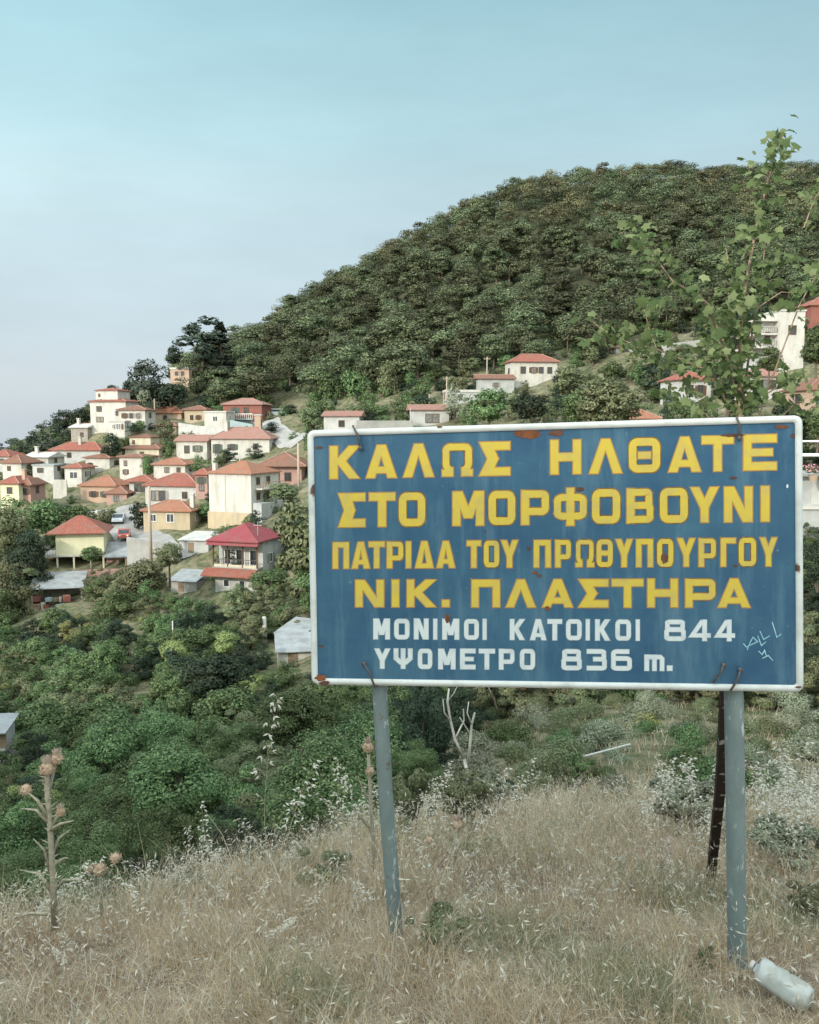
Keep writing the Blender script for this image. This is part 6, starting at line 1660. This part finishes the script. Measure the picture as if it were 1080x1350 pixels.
def dead_shrub():
    Y = 11.0; k = sc_of(Y); b0 = P(618, 1062, Y); root = empty('dead_shrub', b0, 0, "leafless bleached shrub with forked bare branches between the posts", 'shrub')
    br = [([(618, 1062), (617, 1020), (612, 1000)], 7), ([(612, 1000), (600, 975), (594, 950), (590, 925), (592, 908)], 4.5), ([(616, 1015), (620, 980), (622, 955), (626, 940)], 4.5), ([(600, 975), (606, 962), (612, 950), (611, 935)], 3), ([(621, 970), (612, 955), (606, 946)], 2.5),
          ([(594, 950), (586, 940), (584, 922)], 2.2), ([(622, 955), (616, 940), (618, 925)], 2), ([(590, 925), (598, 915), (603, 905)], 1.8)]
    for pts, w in br:
        MB().tube([P(a, b, Y + random.uniform(-.1, .1)) - b0 for a, b in pts], [w * k * .5 * (1 - .6 * i / len(pts)) for i in range(len(pts))], 6).build('branch' if w < 7 else 'stem', M['dead'], root, smooth=True)
dead_shrub()

# feathery green weeds in the grass
def weeds():
    rng = np.random.default_rng(12)
    for (px, Y, h, w, leaf, lb, per) in ((575, 3.45, .20, .32, 'olive', "low olive weed right of the left post's foot", 240), (905, 6.6, .55, .8, 'grey', "fine grey green bush behind the rusty prop", 420), (640, 8.0, .62, .55, 'grey', "feathery grey green weed right of the dead shrub", 300),
                                    (930, 3.3, .12, .10, 'green', "small dark green weed by the right post above the bottle", 160), (760, 12, .5, .6, 'green', "bright green weed on the open slope", 260), (660, 9.5, .35, .7, 'dark', "low dark green weed on the dry slope edge", 300),
                                    (430, 4.7, .25, .5, 'olive', "olive weed tangled in grass left of the left post", 260), (1040, 5.2, .42, .7, 'grey', "grey weed clump right of the right post", 300), (1075, 4.2, .22, .35, 'olive', "olive weed at the right edge of the grass", 240), (240, 4.7, .2, .5, 'grey', "grey green weed on the grassy crest", 260),
                                    (620, 7.2, .55, .5, 'olive', "tall feathery olive weed behind the small thistle", 300), (545, 7.5, .75, .6, 'olive', "tall feathery weed right behind the left post", 300)):
        p = gpt(px, Y); plant('weed', lb, 'weed', 'weeds in the dry grass', 'loose', leaf, p, h, w / 1.2, per, .022, 1, 31)
weeds()

# ------------------------------------------------------------------ leafy sapling right behind the sign
def sapling():
    Y = 5.6; b0 = gpt(985, Y); root = empty('sapling', b0, 0, "young tree with lobed light green leaves rising behind the sign's right half", 'tree')
    Q_ = lambda a, dy=0.: P(a[0], a[1], Y + dy) - b0
    barkm = mat("sapling_bark", (0.34, 0.24, 0.17), .85, (.24, .17, .12), 18)
    base = (985, 900)
    br = [
        ([base, (982, 700), (976, 560), (975, 480), (979, 400), (997, 300), (1013, 235), (1022, 205), (1033, 178)], 11, 0., 1.0),
        ([(976, 560), (990, 450), (1003, 380), (1008, 330), (1012, 296)], 6, .2, 1.0),
        ([(976, 540), (955, 460), (935, 402), (915, 385), (888, 372), (868, 345), (845, 320), (816, 305)], 6, -.2, 1.1),
        ([(978, 600), (950, 505), (928, 486), (895, 472), (866, 460), (856, 435), (850, 408)], 6, .1, .9),
        ([(866, 460), (830, 452), (800, 438), (772, 418)], 3.5, .2, .9),
        ([(980, 620), (1010, 520), (1040, 500), (1070, 492)], 5, .3, .45),
        ([(975, 480), (1000, 405), (1030, 385), (1050, 386)], 4, -.1, .45),
        ([(1010, 520), (1055, 400), (1078, 360), (1100, 330)], 4, .1, .35),
        ([(978, 600), (930, 545), (905, 530), (885, 512)], 4, .2, 1.1),
        ([(979, 420), (960, 345), (955, 310)], 3, .2, .8),
        ([(977, 440), (955, 425), (935, 432)], 3, -.2, 1.4),
        ([(978, 500), (958, 470), (940, 462)], 3, -.25, 1.4),
        ([(1013, 235), (1000, 225), (982, 218)], 2, .0, .6),
        ([(1060, 300), (1075, 260), (1090, 240)], 3, .3, .8),
        ([(980, 640), (1020, 560), (1050, 530), (1075, 520)], 5, .25, 1.0),
    ]
    rng = np.random.default_rng(17)
    lv, lq, nn = [], [], 0
    shape = []                                         # lobed leaf outline, unit length along +y
    for a, r in ((-90, .10), (-62, .42), (-40, .36), (-14, .62), (8, .44), (32, .80), (56, .62), (90, 1.0), (124, .62), (148, .80), (172, .44), (194, .62), (220, .36), (242, .42)):
        shape.append((math.cos(R(a)) * r * .62, .38 + math.sin(R(a)) * r * .62))
    k = sc_of(Y)
    def leaf(c, s):
        nonlocal nn
        n_ = unit(np.array([rng.normal() * .6, -.55 + rng.normal() * .5, .65 + rng.normal() * .4])); t = unit(np.cross(n_, rng.normal(size=3))); b = np.cross(n_, t)
        cen = c
        pts = [cen + t * x * s + b * y * s - n_ * (abs(x) * .35 + (y - .4) ** 2 * .5) * s for x, y in shape]
        mid = cen + b * .38 * s
        i0 = nn
        lv.append(mid); lv.extend(pts); nn += 1 + len(pts)
        m_ = len(pts)
        for i in range(m_): lq.append((i0, i0 + 1 + i, i0 + 1 + (i + 1) % m_))
    for pts, w, dy, dens in br:
        ps = [Q_(a, dy * min(1, i / 2.0) + rng.uniform(-.05, .05)) for i, a in enumerate(pts)]
        MB().tube(ps, [w * k * .30 * (1 - .8 * i / (len(ps) - 1)) for i in range(len(ps))], 7).build('trunk' if w > 10 else 'branch', barkm, root, smooth=True)
        for i in range(len(ps) - 1):
            if pts[i][1] > 575: continue
            ln = (ps[i + 1] - ps[i]).length; cnt = int(ln * 84 * dens * (1.3 if i > 1 else .8))
            for _ in range(cnt):
                t = rng.random(); c = np.array(ps[i].lerp(ps[i + 1], t)) + np.clip(rng.normal(size=3), -1.5, 1.5) * np.array([.055, .08, .055])
                leaf(c, rng.uniform(.042, .10))
        for _ in range(int(5 * dens)): leaf(np.array(ps[-1]) + np.clip(rng.normal(size=3), -1, 1) * .03, rng.uniform(.05, .09))
    for (cx, cy, sx, sy, n) in ((960, 440, 34, 30, 34), (1050, 505, 24, 14, 14), (920, 530, 28, 12, 16), (1030, 190, 14, 18, 20), (1012, 250, 14, 16, 12), (985, 300, 22, 22, 16), (840, 320, 24, 18, 16), (990, 520, 28, 18, 20), (965, 395, 30, 14, 14), (870, 395, 30, 14, 10), (835, 450, 30, 16, 22), (890, 480, 28, 14, 20), (800, 440, 26, 14, 16), (1000, 360, 22, 34, 24), (930, 400, 20, 12, 10), (860, 345, 16, 14, 12), (1070, 350, 20, 30, 16)):
        for _ in range(n): leaf(np.array(Q_((float(np.clip(rng.normal(), -1.4, 1.4)) * sx * .6 + cx, float(np.clip(rng.normal(), -1.4, 1.4)) * sy * .6 + cy), rng.normal() * .2)), rng.uniform(.055, .115))
    me = np_mesh('foliage', np.array(lv), np.array(lq), [LEAF['fresh']])
    link_mesh('foliage', me, root)
sapling()

# ------------------------------------------------------------------ things lying in the grass
def bottle():
    Y = 3.02; k = sc_of(Y); a, b = P(1001, 1280, Y + .06), P(1062, 1318, Y - .06); ax = (b - a); Ln = ax.length * 1.12; ax.normalize()
    m, t, bs = new_mat("cloudy_plastic"); bs.inputs['Base Color'].default_value = (.62, .68, .67, 1); bs.inputs['Roughness'].default_value = .35; bs.inputs['Transmission Weight'].default_value = .25; bs.inputs['Subsurface Weight'].default_value = .2
    no = t.nodes.new("ShaderNodeTexNoise"); no.inputs['Scale'].default_value = 14; tcn = t.nodes.new("ShaderNodeTexCoord"); t.links.new(tcn.outputs['Object'], no.inputs['Vector'])
    rp = t.nodes.new("ShaderNodeValToRGB"); rp.color_ramp.elements[0].color = (.54, .57, .56, 1); rp.color_ramp.elements[1].color = (.36, .37, .33, 1); rp.color_ramp.elements[0].position = .4; rp.color_ramp.elements[1].position = .7
    t.links.new(no.outputs[0], rp.inputs[0]); t.links.new(rp.outputs[0], bs.inputs['Base Color'])
    root = empty('plastic_bottle', a, 0, "pale crumpled plastic bottle lying in the grass by the right post", 'bottle')
    r = .048; prof = [(-.10, .26), (-.045, .28), (-.04, .34), (0, .72), (.06, 1.0), (.2, 1.0), (.26, .93), (.32, 1.0), (.46, 1.0), (.52, .94), (.58, 1.0), (.74, 1.0), (.88, .98), (.97, .86), (1.0, .6)]
    pts = [ax * Ln * p[0] + Vector((0, 0, r * .12)) for p in prof]
    o = MB().tube(pts, [r * p[1] for p in prof], 24).build('body', m, root, smooth=True)
    MB().tube([ax * Ln * -.095 + Vector((0, 0, r * .12)), ax * Ln * -.17 + Vector((0, 0, r * .12))], r * .36, 16).build('cap', M['palegrey'], root)
    rng = np.random.default_rng(4)
    for v in o.data.vertices:
        q = v.co; v.co = q + Vector((math.sin(q.z * 90 + q.x * 40), math.sin(q.x * 70), math.sin(q.x * 60 + q.y * 50))) * .0035
bottle()
def litter():
    p = gpt(806, 2.72); rng = np.random.default_rng(6)
    mb = MB(); R_ = 9; C_ = 14; r = .028
    for i in range(R_ + 1):
        th = math.pi * i / R_
        for j in range(C_):
            ph = 2 * math.pi * j / C_; s = r * rng.uniform(.72, 1.25); mb.v.append((s * math.sin(th) * math.cos(ph) * 1.3, s * math.sin(th) * math.sin(ph), s * math.cos(th) * .8 + .03))
    for i in range(R_):
        for j in range(C_): mb.f.append((i * C_ + j, i * C_ + (j + 1) % C_, (i + 1) * C_ + (j + 1) % C_, (i + 1) * C_ + j))
    o = mb.build('crumpled_paper', M['frame_white']); o.location = p; tag(o, "small crumpled white paper in the grass at the bottom edge", 'litter')
    a, b = gpt(762, 13.5), gpt(830, 14.2)
    o = MB().tube([Vector((0, 0, .25)), (b - a) + Vector((0, 0, .28))], .016, 8).build('pale_rod', M['palegrey']); o.location = a; tag(o, "thin pale rod lying on the slope between the posts", 'rod')
    # loose dark earth and stones behind the grass
    cols = mat("reddish_stone", (.34, .24, .19), .95, (.20, .15, .12), 12, bump=.6)
    for i, (px, Y, s) in enumerate(((862, 5.9, .11), (885, 6.0, .14), (838, 5.7, .07), (822, 5.8, .06), (905, 6.1, .09), (875, 5.6, .06), (1030, 5.6, .09), (1052, 5.8, .07))):
        p = gpt(px, Y); mb = MB(); rr = np.random.default_rng(60 + i)
        for a_ in range(7):
            th = math.pi * a_ / 6
            for j in range(10):
                ph = 2 * math.pi * j / 10; q = s * rr.uniform(.78, 1.15); mb.v.append((q * math.sin(th) * math.cos(ph) * 1.4, q * math.sin(th) * math.sin(ph), q * math.cos(th) * .6))
        for a_ in range(6):
            for j in range(10): mb.f.append((a_ * 10 + j, a_ * 10 + (j + 1) % 10, (a_ + 1) * 10 + (j + 1) % 10, (a_ + 1) * 10 + j))
        o = mb.build('stone', cols); o.location = p; o.rotation_euler = (0, 0, i)
        tag(o, "reddish brown stone half buried in grass left of the rusty prop" if px < 960 else "brown stone in the weeds right of the right post", 'stone', 'stones in the grass' if px < 960 else 'stones right of the right post')
litter()
